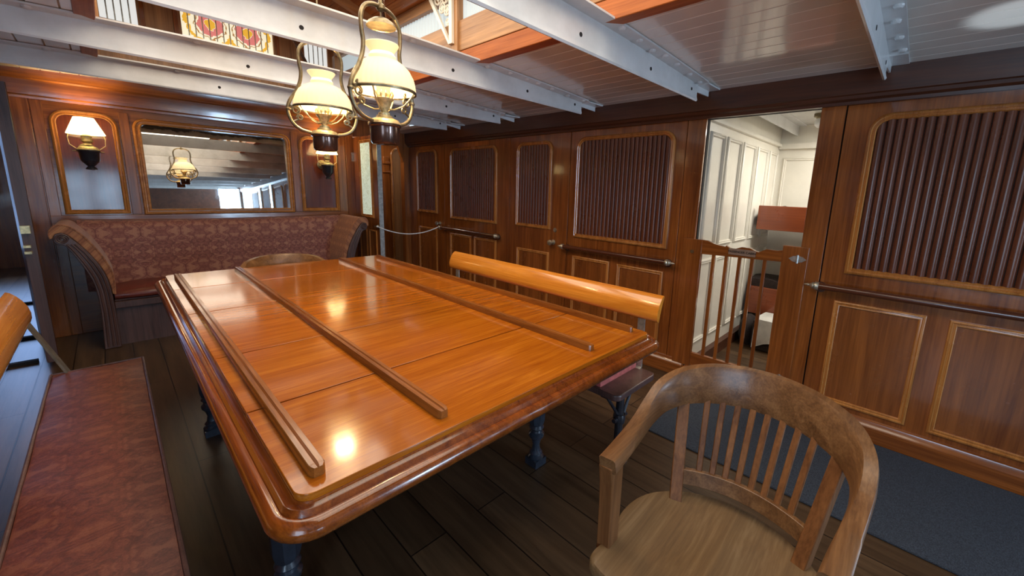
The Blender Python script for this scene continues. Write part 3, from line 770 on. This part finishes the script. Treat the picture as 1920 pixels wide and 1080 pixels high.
ys = [(-.645, .265), (.335, 1.165), (1.235, 2.095), (2.165, 3.015), (3.085, 3.905)]
for k, (a, b) in enumerate(ys): corrugated(k + 1, 1.525, a, b); corrugated(k + 6, .01, a, b)
# end wall of the skylight
mb = MB(); mb.box(-.02, 1.56, 4.0, 4.05, 2.0, 2.29); mb.box(-.02, 1.56, 4.0, 4.05, 2.47, 2.8)
for a, b in ((-.02, .085), (.262, .485), (1.045, 1.27), (1.455, 1.56)): mb.box(a, b, 4.0, 4.05, 2.29, 2.47)
we = struct('wall_skylight_end', mb, 'pine_z')
for x in (.285, .455, 1.07, 1.245):
    g = MB(); g.box(x - .012, x + .012, 3.985, 4.0, 2.26, 2.5); obj('mullion', g, 'mah_z', we, bevel=.002)
g = MB(); g.box(.0, 1.54, 3.97, 4.0, 2.265, 2.30); obj('sill', g, 'mah_x', we, bevel=.003)
for i, (a, b) in enumerate(((.085, .262), (1.27, 1.455))):
    mb = MB(); mb.box(a, b, 4.02, 4.03, 2.29, 2.47); o = struct('window_%d' % (11 + i), mb, 'frost_end', 'barred white skylight end pane')
    g = MB()
    for k in range(4): x = a + (b - a) * (k + 1) / 5; g.tube([(x, 4.012, 2.29), (x, 4.012, 2.47)], .004, 6)
    obj('guard_bars', g, 'steel', o)
mb = MB(); mb.box(.485, 1.045, 4.02, 4.03, 2.32, 2.47); mb2 = struct('window_13', mb, 'stained', 'amber and pink stained glass pane', origin=V((.765, 4.025, 2.395)))
g = MB()
for k in range(13): x = -.28 + .56 * (k + 1) / 14; g.tube([(x, -.015, -.075), (x, -.015, .075)], .0035, 6)
obj('guard_bars', g, 'steel', mb2)
mb = MB(); mb.box(-.02, 1.56, -.75, -.7, 2.0, 2.8); struct('wall_skylight_near', mb, 'pine_z')
# gabled roof boards and rafters
mb = MB(); XC = .77
for s in (-1, 1):
    for k in range(9):
        x0, x1 = XC + s * k * .092, XC + s * (k + 1) * .092 - s * .003
        z = lambda x: 2.70 - abs(x - XC) * .34
        mb.rings([[V((x0, y, z(x0))), V((x1, y, z(x1))), V((x1, y, z(x1) + .02)), V((x0, y, z(x0) + .02))] for y in (-.75, 4.05)])
rf = struct('ceiling_skylight', mb, 'mah_y', 'boarded skylight roof')
for y in (.3, 1.2, 2.13, 3.05, 3.7):
    for s in (-1, 1):
        g = MB(); g.rings([[V((XC, y - .02, 2.70)), V((XC, y + .02, 2.70)), V((XC, y + .02, 2.64)), V((XC, y - .02, 2.64))],
                           [V((XC + s * .79, y - .02, 2.44)), V((XC + s * .79, y + .02, 2.44)), V((XC + s * .79, y + .02, 2.38)), V((XC + s * .79, y - .02, 2.38))]])
        obj('rafter', g, 'pine_x', rf)
g = MB(); g.box(XC - .03, XC + .03, -.7, 4.0, 2.62, 2.70); obj('ridge_beam', g, 'mah_y', rf)
for k, y in enumerate((3.2, 1.9)):
    g = MB(); g.tube([(.62, y - .5, 2.46), (1.2, y + .5, 2.20)], .012, 10); obj('stay_rod', g, 'copper', rf)
# white fretwork bracket on the coaming
t = Thing('fretwork_bracket', (1.485, 2.14, 2.13), 'cream cast fretwork bracket on the skylight post', 'bracket')
F = lambda a, b, d: V((d, a, b))
g = MB()
g.prism([(2.125, 2.13), (2.155, 2.13), (2.155, 2.47), (2.125, 2.47)], F, 1.462, 1.484)
t.part('upright', g, 'cream')
g = MB(); g.prism([(2.155, 2.14), (2.165, 2.13), (2.39, 2.45), (2.39, 2.47), (2.372, 2.47)], F, 1.465, 1.481); g.prism([(2.155, 2.45), (2.39, 2.45), (2.39, 2.47), (2.155, 2.47)], F, 1.465, 1.481); t.part('diagonal', g, 'cream')
for (a, b, r) in ((2.20, 2.40, .036), (2.275, 2.41, .036), (2.185, 2.32, .026), (2.235, 2.345, .026), (2.178, 2.255, .018), (2.325, 2.435, .012)):
    g = MB(); g.tube([F(a + r * math.cos(k * PI / 8), b + r * math.sin(k * PI / 8), 1.473) for k in range(16)], .0055, 6, True)
    g.tube([F(a + r * .45 * math.cos(k * PI / 6), b + r * .45 * math.sin(k * PI / 6), 1.473) for k in range(12)], .004, 6, True)
    g.tube([F(a - r, b, 1.473), F(a + r, b, 1.473)], .0035, 6); g.tube([F(a, b - r, 1.473), F(a, b + r, 1.473)], .0035, 6)
    t.part('scroll', g, 'cream')

# ---------------------------------------------------------------- sofa
t = Thing('sofa', (.80, 4.7, 0), 'long damask sofa with scrolled ends against the mirror wall', 'sofa')
outer = [(-.150, .002), (-.137, .289), (-.142, .46), (-.161, .572), (-.202, .693), (-.243, .79), (-.262, .815), (-.285, .820), (-.302, .845), (-.300, .875), (-.292, .895)]
inner = [(-.262, .905), (-.235, .885), (-.20, .835), (-.15, .755), (-.105, .655), (-.078, .56), (-.066, .46), (-.062, .35), (-.060, .21), (-.060, .002)]
o_s = cr(outer, 4); i_s = cr(inner, 4)
for s in (1, -1):
    X = (lambda a: a) if s == 1 else (lambda a: 1.60 - a)
    g = MB(); g.prism(o_s + i_s, lambda a, b, d: V((X(a), d, b)), 4.385, 4.94)
    ar = t.part('arm_frame', g, 'sofa_wood', bevel=.006)
    # carved lines following the curve of the front
    for off in (.25, .55, .8):
        g = MB(); n = 26
        pts = []
        for k in range(n):
            u = k / (n - 1)
            o1 = outer[0][0] if False else None
            zz = .02 + u * .80
            def xa(l, z):
                l = sorted(l, key=lambda q: q[1])
                for (x0, z0), (x1, z1) in zip(l, l[1:]):
                    if z0 <= z <= z1: return x0 + (x1 - x0) * (z - z0) / max(1e-6, z1 - z0)
                return l[-1][0]
            xo, xi = xa(outer[:7], zz), xa(inner, zz)
            pts.append(V((X(xo + (xi - xo) * off), 4.383, zz)))
        g.tube(pts, .007, 8); t.part('carved_bead', g, 'sofa_wood', parent=ar)
    g = MB(); pts = []
    for k in range(34):
        a = k * .5; r = .036 * (1 - k / 40)
        pts.append(V((X(-.262 + r * math.cos(a)), 4.381, .858 + r * math.sin(a))))
    g.tube(pts, .005, 8); t.part('scroll', g, 'sofa_wood', parent=ar)
    # upholstered inner pad
    pad_o = cr([(-.315, .862), (-.318, .905), (-.295, .945), (-.262, .955), (-.225, .945), (-.185, .905), (-.14, .835), (-.09, .73), (-.052, .61), (-.045, .52), (-.05, .42)], 4)
    pad_i = cr([(-.062, .42), (-.072, .53), (-.10, .64), (-.15, .75), (-.205, .845), (-.245, .892), (-.285, .895), (-.300, .862)], 4)
    g = MB(); g.prism(pad_o + pad_i, lambda a, b, d: V((X(a), d, b)), 4.40, 4.95)
    t.part('arm_cushion', g, 'damask_arm', bevel=.008, seg=3)
    g = MB(); g.tube([V((X(a), 4.402, b)) for a, b in pad_o], .006, 8); t.part('piping', g, 'damask_arm')
g = MB(); rings = []
prof = [(4.955, .38), (4.80, .38), (4.80, .50), (4.815, .62), (4.83, .74), (4.845, .85), (4.855, .90), (4.875, .935), (4.91, .952), (4.945, .945), (4.965, .92)]
for k in range(31):
    x = -.20 + k * 2.0 / 30; e = min(1, min(k, 30 - k) / 3)
    sag = .014 * math.sin(PI * k / 30)
    rings.append([V((x, y - .02 * (1 - e) * 0, z - (sag if z > .8 else 0))) for y, z in prof])
g.rings(rings); t.part('backrest', g, 'damask', smooth=60)
g = MB(); rings = []
for k in range(25):
    x = -.055 + k * 1.71 / 24; e = min(1, min(k, 24 - k) / 2.0); q = .018 * (1 - e)
    rings.append([V((x, 4.42 + q, .37)), V((x, 4.402 + q, .385)), V((x, 4.405 + q, .415)), V((x, 4.43, .436 - q)), V((x, 4.56, .455 - q)), V((x, 4.80, .445 - q)), V((x, 4.80, .37))])
g.rings(rings); t.part('seat_cushion', g, 'leather', smooth=60)
g = MB(); g.box(-.06, 1.66, 4.43, 4.80, .355, .37); g.box(-.062, 1.662, 4.415, 4.44, .30, .355); t.part('seat_rail', g, 'sofa_wood', bevel=.005)
g = MB(); g.box(-.062, 1.662, 4.45, 4.47, .0, .30); t.part('base_panel', g, 'sofa_wood')

# ---------------------------------------------------------------- dining table
t = Thing('dining_table', (.785, 1.87, 0), 'long polished orange teak table with four thin battens across', 'table')
TX0, TX1, TY0, TY1, TZ = .166, 1.404, .708, 3.035, .769
cuts = [TY0, 1.086, 1.50, 2.085, 2.60, TY1]
for i in range(5):
    y0, y1 = cuts[i] + (.003 if i else 0), cuts[i + 1] - (.003 if i < 4 else 0)
    r = .03
    if i == 0: pts = arc(TX0 + r, y0 + r, r, 180, 270, 6) + arc(TX1 - r, y0 + r, r, 270, 360, 6) + [(TX1, y1), (TX0, y1)]
    elif i == 4: pts = [(TX0, y0), (TX1, y0)] + arc(TX1 - r, y1 - r, r, 0, 90, 6) + arc(TX0 + r, y1 - r, r, 90, 180, 6)
    else: pts = [(TX0, y0), (TX1, y0), (TX1, y1), (TX0, y1)]
    g = MB(); g.prism(pts, lambda a, b, d: V((a, b, d)), .742, TZ); t.part('table_leaf', g, 'table', bevel=.0012)
g = MB(); g.box(TX0 + .012, TX1 - .012, TY0 + .012, TY1 - .012, .735, .758); t.part('table_bed', g, 'rubber')
# moulded rim: sweep round the top, rounded corners
r0 = .03
base = arc(TX0 + r0, TY0 + r0, r0, 180, 270, 8) + arc(TX1 - r0, TY0 + r0, r0, 270, 360, 8) + arc(TX1 - r0, TY1 - r0, r0, 0, 90, 8) + arc(TX0 + r0, TY1 - r0, r0, 90, 180, 8)
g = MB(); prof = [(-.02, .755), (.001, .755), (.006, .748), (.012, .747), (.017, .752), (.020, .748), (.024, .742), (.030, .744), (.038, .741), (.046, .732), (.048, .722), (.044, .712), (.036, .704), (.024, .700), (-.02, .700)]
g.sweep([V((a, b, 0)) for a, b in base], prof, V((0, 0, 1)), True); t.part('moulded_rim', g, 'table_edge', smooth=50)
g = MB()
g.box(TX0 + .05, TX0 + .075, TY0 + .08, TY1 - .08, .698, .742); g.box(TX1 - .075, TX1 - .05, TY0 + .08, TY1 - .08, .698, .742)
g.box(TX0 + .05, TX1 - .05, TY0 + .08, TY0 + .105, .698, .742); g.box(TX0 + .05, TX1 - .05, TY1 - .105, TY1 - .08, .698, .742); t.part('apron', g, 'leg')
lp = [(.034, 0), (.036, .012), (.026, .022), (.030, .032), (.020, .045), (.016, .075), (.022, .10), (.034, .118), (.036, .132), (.026, .142), (.024, .152), (.034, .165), (.026, .178), (.030, .19)]
for (x, y) in ((.245, 1.22), (1.285, 1.19), (.240, 2.53), (1.285, 2.53)):
    g = MB(); g.lathe([(r * 1.05, z + .03) for r, z in lp], (x, y, 0), 24)
    g.rings([[V((x + rr * math.cos(k * PI / 4 + PI / 8), y + rr * math.sin(k * PI / 4 + PI / 8), z)) for k in range(8)] for rr, z in ((.034, .215), (.040, .24), (.046, .58), (.048, .60), (.048, .70))])
    g.box(x - .036, x + .036, y - .036, y + .036, 0, .035)
    t.part('leg', g, 'leg', smooth=25)
def batten(x, y0, y1, wd, label, dx=0):
    g = MB(); h = .022; sec = [(-.5, 0), (-.5, .8), (-.42, 1), (-.1, 1), (0, .82), (.1, 1), (.42, 1), (.5, .8), (.5, 0)]
    ys_ = [(y0, .55), (y0 + .006, .85), (y0 + .014, 1), (y1 - .014, 1), (y1 - .006, .85), (y1, .55)]
    g.rings([[V((x + dx * (y - y0) / (y1 - y0) + a * wd * q, y, TZ + b * h * (.75 + .25 * q))) for a, b in sec] for y, q in ys_])
    o = obj('table_batten', g, 'table_y', origin=V((x, (y0 + y1) / 2, TZ)), smooth=30); tag(o, label, 'batten', 'fiddle battens lying on the table')
batten(.212, .745, 2.95, .030, 'narrow wooden fiddle batten along the left edge of the table')
batten(.488, .75, 2.99, .030, 'fiddle batten second from the left, left of the table middle')
batten(1.084, .755, 2.97, .030, 'fiddle batten right of the table middle, third from the left')
batten(1.355, .76, 2.93, .022, 'thin fiddle batten along the right edge of the table nearest the wall', -.02)

# ---------------------------------------------------------------- reversible benches
def bench(side, xc, hw, y0, y1, zs, cy0, cy1, cush, xb, by0, by1, zb0, zb1, label, cth):
    t = Thing('saloon_bench', (xc, (y0 + y1) / 2, 0), label, 'bench', 'reversible benches beside the table')
    g = MB(); r = .035
    pts = arc(xc - hw + r, y0 + r, r, 180, 270, 5) + arc(xc + hw - r, y0 + r, r, 270, 360, 5) + arc(xc + hw - r, y1 - r, r, 0, 90, 5) + arc(xc - hw + r, y1 - r, r, 90, 180, 5)
    g.prism(pts, lambda a, b, d: V((a, b, d)), zs - .03, zs); t.part('seat', g, 'sofa_wood', bevel=.006, seg=3)
    # cushion, softly crowned
    g = MB(); nx, ny = 8, 24; x0, x1 = xc - hw + cth[0], xc + hw - cth[1]; th = cth[2]
    rings = []
    for j in range(ny + 1):
        y = cy0 + (cy1 - cy0) * j / ny; e = min(1, min(j, ny - j) / 1.0)
        row = [V((x0, y, zs)), V((x0 - .002, y, zs + th * .5))]
        for i in range(nx + 1):
            u = i / nx; cz = th * (.82 + .18 * math.sin(PI * u) ** .5 * e) + .003 * math.sin(j * 1.3 + i)
            row.append(V((x0 + (x1 - x0) * (.02 + .96 * u), y, zs + cz)))
        row += [V((x1 + .002, y, zs + th * .5)), V((x1, y, zs))]
        rings.append(row)
    g.rings(rings); cu = t.part('cushion', g, cush, smooth=50)
    g = MB(); zp = zs + th * .84
    g.tube([V((x0, cy0, zp)), V((x1, cy0, zp)), V((x1, cy1, zp)), V((x0, cy1, zp))], .005, 8, True); t.part('piping', g, 'sofa_wood', parent=cu)
    # curved back rail: round-topped plank, leaning out
    g = MB(); zc_, hh = (zb0 + zb1) / 2, (zb1 - zb0) / 2; sec = []
    for k in range(16):
        a = k * 2 * PI / 16
        u = math.copysign(abs(math.cos(a)) ** .8, math.cos(a)) * .017; v = math.sin(a) * hh
        bow = -.014 * (1 - (v / hh) ** 2)
        sec.append((xb + side * (u + bow + v * .30), zc_ + v))
    g.rings([[V((a, y, b)) for a, b in sec] for y in [by0 + (by1 - by0) * k / 6 for k in range(7)]]); bk = t.part('back_rail', g, 'rail', smooth=60)
    # swinging arms
    for ya, yb in ((by0 + .09, y0 + .10), (by1 - .09, y1 - .10)):
        g = MB(); p0 = V((xb + side * (-.02), ya, zc_ - hh * .4)); p1 = V((xc + side * (hw - (.055 if side < 0 else .005)), yb + (.09 if side < 0 and yb > 2 else 0), zs + .03 * (side < 0) + .005)); p2 = V((xc, yb, zs - .08))
        for q0, q1 in ((p0, p1), (p1, p2)):
            dd = (q1 - q0).normalized(); sn = V((0, 1, 0)); sn = (sn - dd * sn.dot(dd)).normalized(); up = dd.cross(sn)
            g.rings([[q + sn * a * (.019 if side > 0 else .026) + up * b * .004 for a, b in ((-1, -1), (1, -1), (1, 1), (-1, 1))] for q in (q0, q1)])
        t.part('back_arm', g, 'steel' if side > 0 else 'iron_grey')
    for y in (y0 + .09, (y0 + y1) / 2, y1 - .09):
        g = MB(); g.tube([(xc, y, .0), (xc, y, .05), (xc, y, .10), (xc, y, zs - .10), (xc, y, zs - .03)], [.035, .022, .020, .020, .026], 14)
        lg = t.part('leg', g, 'iron')
        g = MB(); g.box(xc - hw + .03, xc + hw - .03, y - .02, y + .02, zs - .05, zs - .03)
        g.tube([(xc + side * (hw - .05), y, zs - .05), (xc + side * .03, y, .22)], .008, 8); g.tube([(xc - side * (hw - .05), y, zs - .05), (xc - side * .02, y, .25)], .008, 8)
        g.lathe([(.028, .20), (.030, .21), (.030, .235), (.028, .245)], (xc, y, 0), 14)
        g.tube([(xc - .05, y, .222), (xc + .06, y, .222)], .011, 10)
        t.part('brace', g, 'iron', parent=lg)
        g = MB(); g.lathe([(.055, 0), (.055, .012), (.035, .02)], (xc, y, 0), 16)
        for s in (-1, 1): g.tube([(xc + s * .075, y, .012), (xc, y, .075)], .010, 8); g.lathe([(.018, 0), (.018, .02), (.008, .026)], (xc + s * .075, y, 0), 10)
        t.part('foot', g, 'iron', parent=lg)
    return t
bench(1, 1.60, .175, .842, 2.62, .43, .95, 2.56, 'pink', 1.80, .86, 2.62, .685, .815,
      'bench between the table and the panelled wall with orange back rail', (.02, .015, .062))
bench(-1, -.115, .145, .86, 2.62, .415, .88, 2.60, 'damask_bench', -.335, .90, 2.85, .645, .795,
      'bench left of the table with long red damask cushion', (.004, .004, .055))

# ---------------------------------------------------------------- bow-back armchairs
def armchair(label, loc, rot):
    t = Thing('armchair', (0, 0, 0), label, 'chair', 'bow-back oak armchairs at the table')
    # bowed arm and back rail: (x, y, z_top, thickness, height)
    half = [(-.215, .218, .695, .042, .034), (-.13, .226, .698, .040, .036), (-.03, .238, .706, .036, .044), (.05, .246, .730, .033, .062), (.12, .240, .764, .033, .084), (.19, .205, .790, .033, .100), (.245, .14, .805, .032, .108), (.275, .065, .811, .032, .110), (.283, 0, .812, .032, .110)]
    full = half + [(x, -y, z, a, b) for x, y, z, a, b in half[-2::-1]]
    sp = cr(full, 6)
    g = MB(); rings = []
    for i, (x, y, z, th, h) in enumerate(sp):
        a = sp[max(0, i - 1)]; b = sp[min(len(sp) - 1, i + 1)]
        tn = V((b[0] - a[0], b[1] - a[1], 0)).normalized(); n = V((-tn.y, tn.x, 0))
        if n.dot(V((x - .02, y, 0))) < 0: n = -n
        c = V((x, y, z)); lean = .10 * h
        q = [(-.5, -.12), (-.38, 0), (.38, 0), (.5, -.12), (.5, -.88), (.38, -1), (-.38, -1), (-.5, -.88)]
        rings.append([c + n * (u * th + v * h * .18) + V((0, 0, v * h)) for u, v in q])
    g.rings(rings); t.part('bow_rail', g, 'oak', smooth=50)
    # seat: saddle shaped board
    out = cr([(-.275, .0), (-.272, .12), (-.262, .205), (-.235, .232), (-.18, .225), (-.15, .222), (-.08, .243), (.0, .238), (.07, .205), (.13, .14), (.165, .06), (.172, 0), (.165, -.06), (.13, -.14), (.07, -.205), (.0, -.238), (-.08, -.243), (-.15, -.222), (-.18, -.225), (-.235, -.232), (-.262, -.205), (-.272, -.12)], 4, True)
    g = MB(); rings = []
    def dish(x, y): 
        return -.014 * math.exp(-((abs(y) - .085) ** 2) / .005 - ((x + .03) ** 2) / .016) - .006 * math.exp(-(y ** 2 + (x + .02) ** 2) / .02)
    lv = [(.93, .405), (1.0, .414), (1.0, .436), (.985, .443), (.94, .445), (.85, .444), (.72, None), (.58, None), (.44, None), (.30, None), (.16, None), (.05, None)]
    for s_, z in lv:
        rings.append([V((-.05 + (x + .05) * s_, y * s_, (z if z else .444) + (dish(-.05 + (x + .05) * s_, y * s_) if s_ < .95 else 0))) for x, y in out])
    g.rings(rings); t.part('seat', g, 'oak_seat', smooth=50)
    def stick(p, q, wx, wy, name, m='oak_z', tp=1.0):
        p, q = V(p), V(q); g = MB(); dd = (q - p).normalized()
        ang = math.atan2(p.y * .8, .16 + p.x * 0); c_, s_ = math.cos(ang * .6), math.sin(ang * .6)
        ux = V((c_, s_, 0)); uy = V((-s_, c_, 0))
        g.rings([[r_ + ux * a * wx * k + uy * b * wy * k for a, b in ((-.5, -.5), (.5, -.5), (.5, .5), (-.5, .5))] for r_, k in ((p, 1.0), (q, tp))])
        return t.part(name, g, m, bevel=.0025)
    for s in (1, -1):
        # arm posts: flat uprights from the seat side to the arm front
        g = MB(); rings = []
        for x, z, wd in ((-.178, .38, .044), (-.178, .45, .045), (-.180, .55, .046), (-.183, .62, .050), (-.188, .665, .056), (-.188, .672, .058)):
            yy = s * (.222 - (z - .44) * .01)
            rings.append([V((x - wd / 2, yy - .018, z)), V((x + wd / 2, yy - .018, z)), V((x + wd / 2, yy + .018, z)), V((x - wd / 2, yy + .018, z))])
        g.rings(rings); t.part('arm_post', g, 'oak_z', bevel=.003)
        stick((.085, s * .155, .435), (.188, s * .196, .712), .026, .034, 'back_post', tp=.95)
    # curved lower rail of the back
    g = MB(); rings = []
    for k in range(15):
        u = -1 + 2 * k / 14; y = u * .15; x = .112 + .042 * (1 - u * u)
        rings.append([V((x - .009, y, .478)), V((x + .009, y, .478)), V((x + .016, y, .520)), V((x - .002, y, .522))])
    g.rings(rings); t.part('lower_back_rail', g, 'oak', bevel=.002)
    for k in range(8):
        u = -1 + 2 * (k + 1) / 9
        xb_ = .122 + .042 * (1 - u * u); yt = u * .178; xt = .200 + .068 * (1 - u * u)
        stick((xb_, u * .148, .515), (xt, yt, .733), .009, .017, 'back_slat')
    for sx, x0 in ((-1, -.17), (1, .10)):
        for s in (1, -1):
            g = MB(); g.tube([(x0, s * .17, .41), (x0 + sx * .015, s * .185, .28), (x0 + sx * .03, s * .20, .14), (x0 + sx * .045, s * .21, 0)], [.020, .022, .019, .014], 12); t.part('leg', g, 'oak_z')
    for s in (1, -1):
        g = MB(); g.tube([(-.195, s * .195, .17), (.128, s * .195, .17)], .011, 10); t.part('stretcher', g, 'oak')
    t.o.location = loc; t.o.rotation_euler = (0, 0, math.radians(rot)); return t
ac = armchair('worn oak bow-back armchair in the foreground at right', (.955, .241, 0), 2)
a2 = copy_tree(ac.o); a2.location = (.765, 2.93, 0); a2.rotation_euler = (0, 0, math.radians(90))
a2['label'] = 'bow-back armchair pushed under the far end of the table before the sofa'

# ---------------------------------------------------------------- floor mat
g = MB(); g.box(1.93, 2.705, -2.5, 1.02, 0.001, .010); tag(obj('floor_mat', g, 'mat', bevel=.003), 'long blue-black floor mat beside the panelled wall', 'mat')

# ---------------------------------------------------------------- hanging oil lamps
def hanging_lamp(x, y, z0, rot, label, bell, rs=1.0):
    """z0 = height of the shade rim"""
    t = Thing('hanging_lamp', (0, 0, 0), label, 'lamp', 'hanging oil lamps over the table')
    # shade: lower white dome, ribbed; separate flared neck
    dome = [(.130, .0), (.131, .008), (.129, .028), (.122, .053), (.107, .079), (.084, .099), (.061, .110), (.045, .115)]
    dome = [(r * rs if z < .1 else r, z) for r, z in dome]
    inn = [(r - .004, z - .001) for r, z in dome[::-1]]
    t.part('lamp_shade', MB().lathe(dome + inn, (0, 0, 0), 144, caps=False, flute=.010, nf=36), 'shade')
    neck = [(.045, .114), (.048, .120), (.049, .127), (.044, .133), (.042, .139), (.047, .148), (.057, .160), (.061, .167), (.060, .170), (.056, .165), (.044, .148), (.038, .139), (.039, .125)]
    t.part('shade_neck', MB().lathe(neck, (0, 0, 0), 48, caps=False), 'neck')
    t.part('shade_ring', MB().lathe([(a * rs, b) for a, b in ((.128, -.006), (.134, -.006), (.135, .001), (.132, .005), (.128, .002))], (0, 0, 0), 64, caps=False), 'brass')
    g = MB()
    for k in range(4):
        a = k * PI / 2 + .5; c_, s_ = math.cos(a), math.sin(a)
        g.tube([(c_ * r, s_ * r, z) for r, z in ((.126 * rs, -.004), (.110 * rs, -.026), (.075, -.052), (.038, -.066), (.018, -.064))], .003, 8)
    t.part('shade_holder', g, 'brass_l')
    b = t.part('burner', MB().lathe([(.012, -.09), (.022, -.088), (.022, -.080), (.012, -.074), (.020, -.060), (.026, -.040), (.034, -.032), (.036, -.026), (.030, -.024), (.016, -.02)], (0, 0, 0), 24), 'brass_l')
    g = MB()
    for k in range(12):
        a = k * PI / 6; g.tube([(.028 * math.cos(a), .028 * math.sin(a), -.026), (.036 * math.cos(a), .036 * math.sin(a), -.010), (.030 * math.cos(a), .030 * math.sin(a), .0)], .003, 6)
    t.part('gallery', g, 'brass_l', parent=b)
    t.part('chimney', MB().lathe([(.020, -.02), (.026, .0), (.027, .02), (.018, .06), (.016, .12)], (0, 0, 0), 20, caps=False), M['glass'])
    t.part('font_cap', MB().lathe([(.012, -.086), (.030, -.090), (.032, -.098), (.052, -.106), (.060, -.116), (.062, -.122), (.056, -.124), (0, -.124)], (0, 0, 0), 28), 'brass_l')
    t.part('oil_font', MB().lathe([(0, -.120), (.061, -.120), (.062, -.130), (.056, -.134), (.054, -.190), (.048, -.198), (.044, -.199), (0, -.200)], (0, 0, 0), 32), 'copper')
    prof = [(.0, .300), (.040, .296), (.075, .277), (.092, .240), (.092, .195), (.087, .155), (.094, .110), (.115, .062), (.141, .020), (.152, -.018), (.146, -.055), (.128, -.088), (.098, -.108), (.060, -.117)]
    sm = cr(prof, 5); g = MB()
    for s in (1, -1): g.tube([V((s * a, 0, b_)) for a, b_ in sm], .0078, 12)
    fr = t.part('harp_frame', g, 'brass')
    for s in (1, -1):
        g = MB()
        for (cx, cz, r0, tr) in ((.118, -.020, .020, 1.7), (.104, -.052, .014, 1.5), (.116, .006, .010, 1.3)):
            pts = []
            for k in range(20):
                a = k / 19 * tr * 2 * PI; r = r0 * (1 - .6 * k / 19); pts.append(V((s * (cx + r * math.cos(a)), 0, cz + r * math.sin(a))))
            g.tube(pts, .0038, 6)
        g.tube([V((s * .142, 0, .0)), V((s * .125, 0, -.012))], .004, 6); g.tube([V((s * .135, 0, -.075)), V((s * .112, 0, -.062))], .004, 6)
        t.part('scroll', g, 'brass', parent=fr)
        g = MB(); g.lathe([(0, -.008), (.010, -.006), (.012, 0), (.010, .006), (0, .008)], (s * .150, 0, -.018), 10); t.part('collar', g, 'brass', parent=fr)
    g = MB(); g.lathe([(.010, .285), (.016, .292), (.016, .305), (.008, .312), (.006, .33)], (0, 0, 0), 14)
    zt = (bell - z0)
    g.tube([(.012 * math.cos(k * PI / 6), 0, .338 + .012 * math.sin(k * PI / 6)) for k in range(12)], .003, 6, True)
    g.tube([(0, .0, .345), (0, 0, zt)], .0035, 6)
    t.part('hook', g, 'brass')
    sb = None if rs > .95 else t.part('smoke_bell', MB().lathe([(.052, .232), (.054, .230), (.048, .243), (.030, .256), (.012, .262), (.004, .266), (0, .266)], (0, 0, 0), 32), 'brass')
    if sb: t.part('bell_hook', MB().tube([(0, 0, .264), (0, 0, .292)], .0025, 6), 'brass', parent=sb)
    t.o.location = (x, y, z0); t.o.rotation_euler = (0, 0, math.radians(rot))
    point('lamp_light', (x, y, z0 + .045), 27, (1.0, .66, .33), .03)
    return t
m, tt, bb = nt('clear_chimney_glass')
bb.inputs['Transmission Weight'].default_value = 1; bb.inputs['Roughness'].default_value = .02; bb.inputs['IOR'].default_value = 1.1
bb.inputs['Base Color'].default_value = (1, .97, .9, 1); M['glass'] = m
hanging_lamp(.778, 1.590, 1.664, 17, 'nearer and lower hanging brass oil lamp with milk glass shade', 2.64, .91)
hanging_lamp(.772, 2.215, 1.664, -8, 'farther hanging brass oil lamp with milk glass shade, behind the nearer one', 2.64, .98)
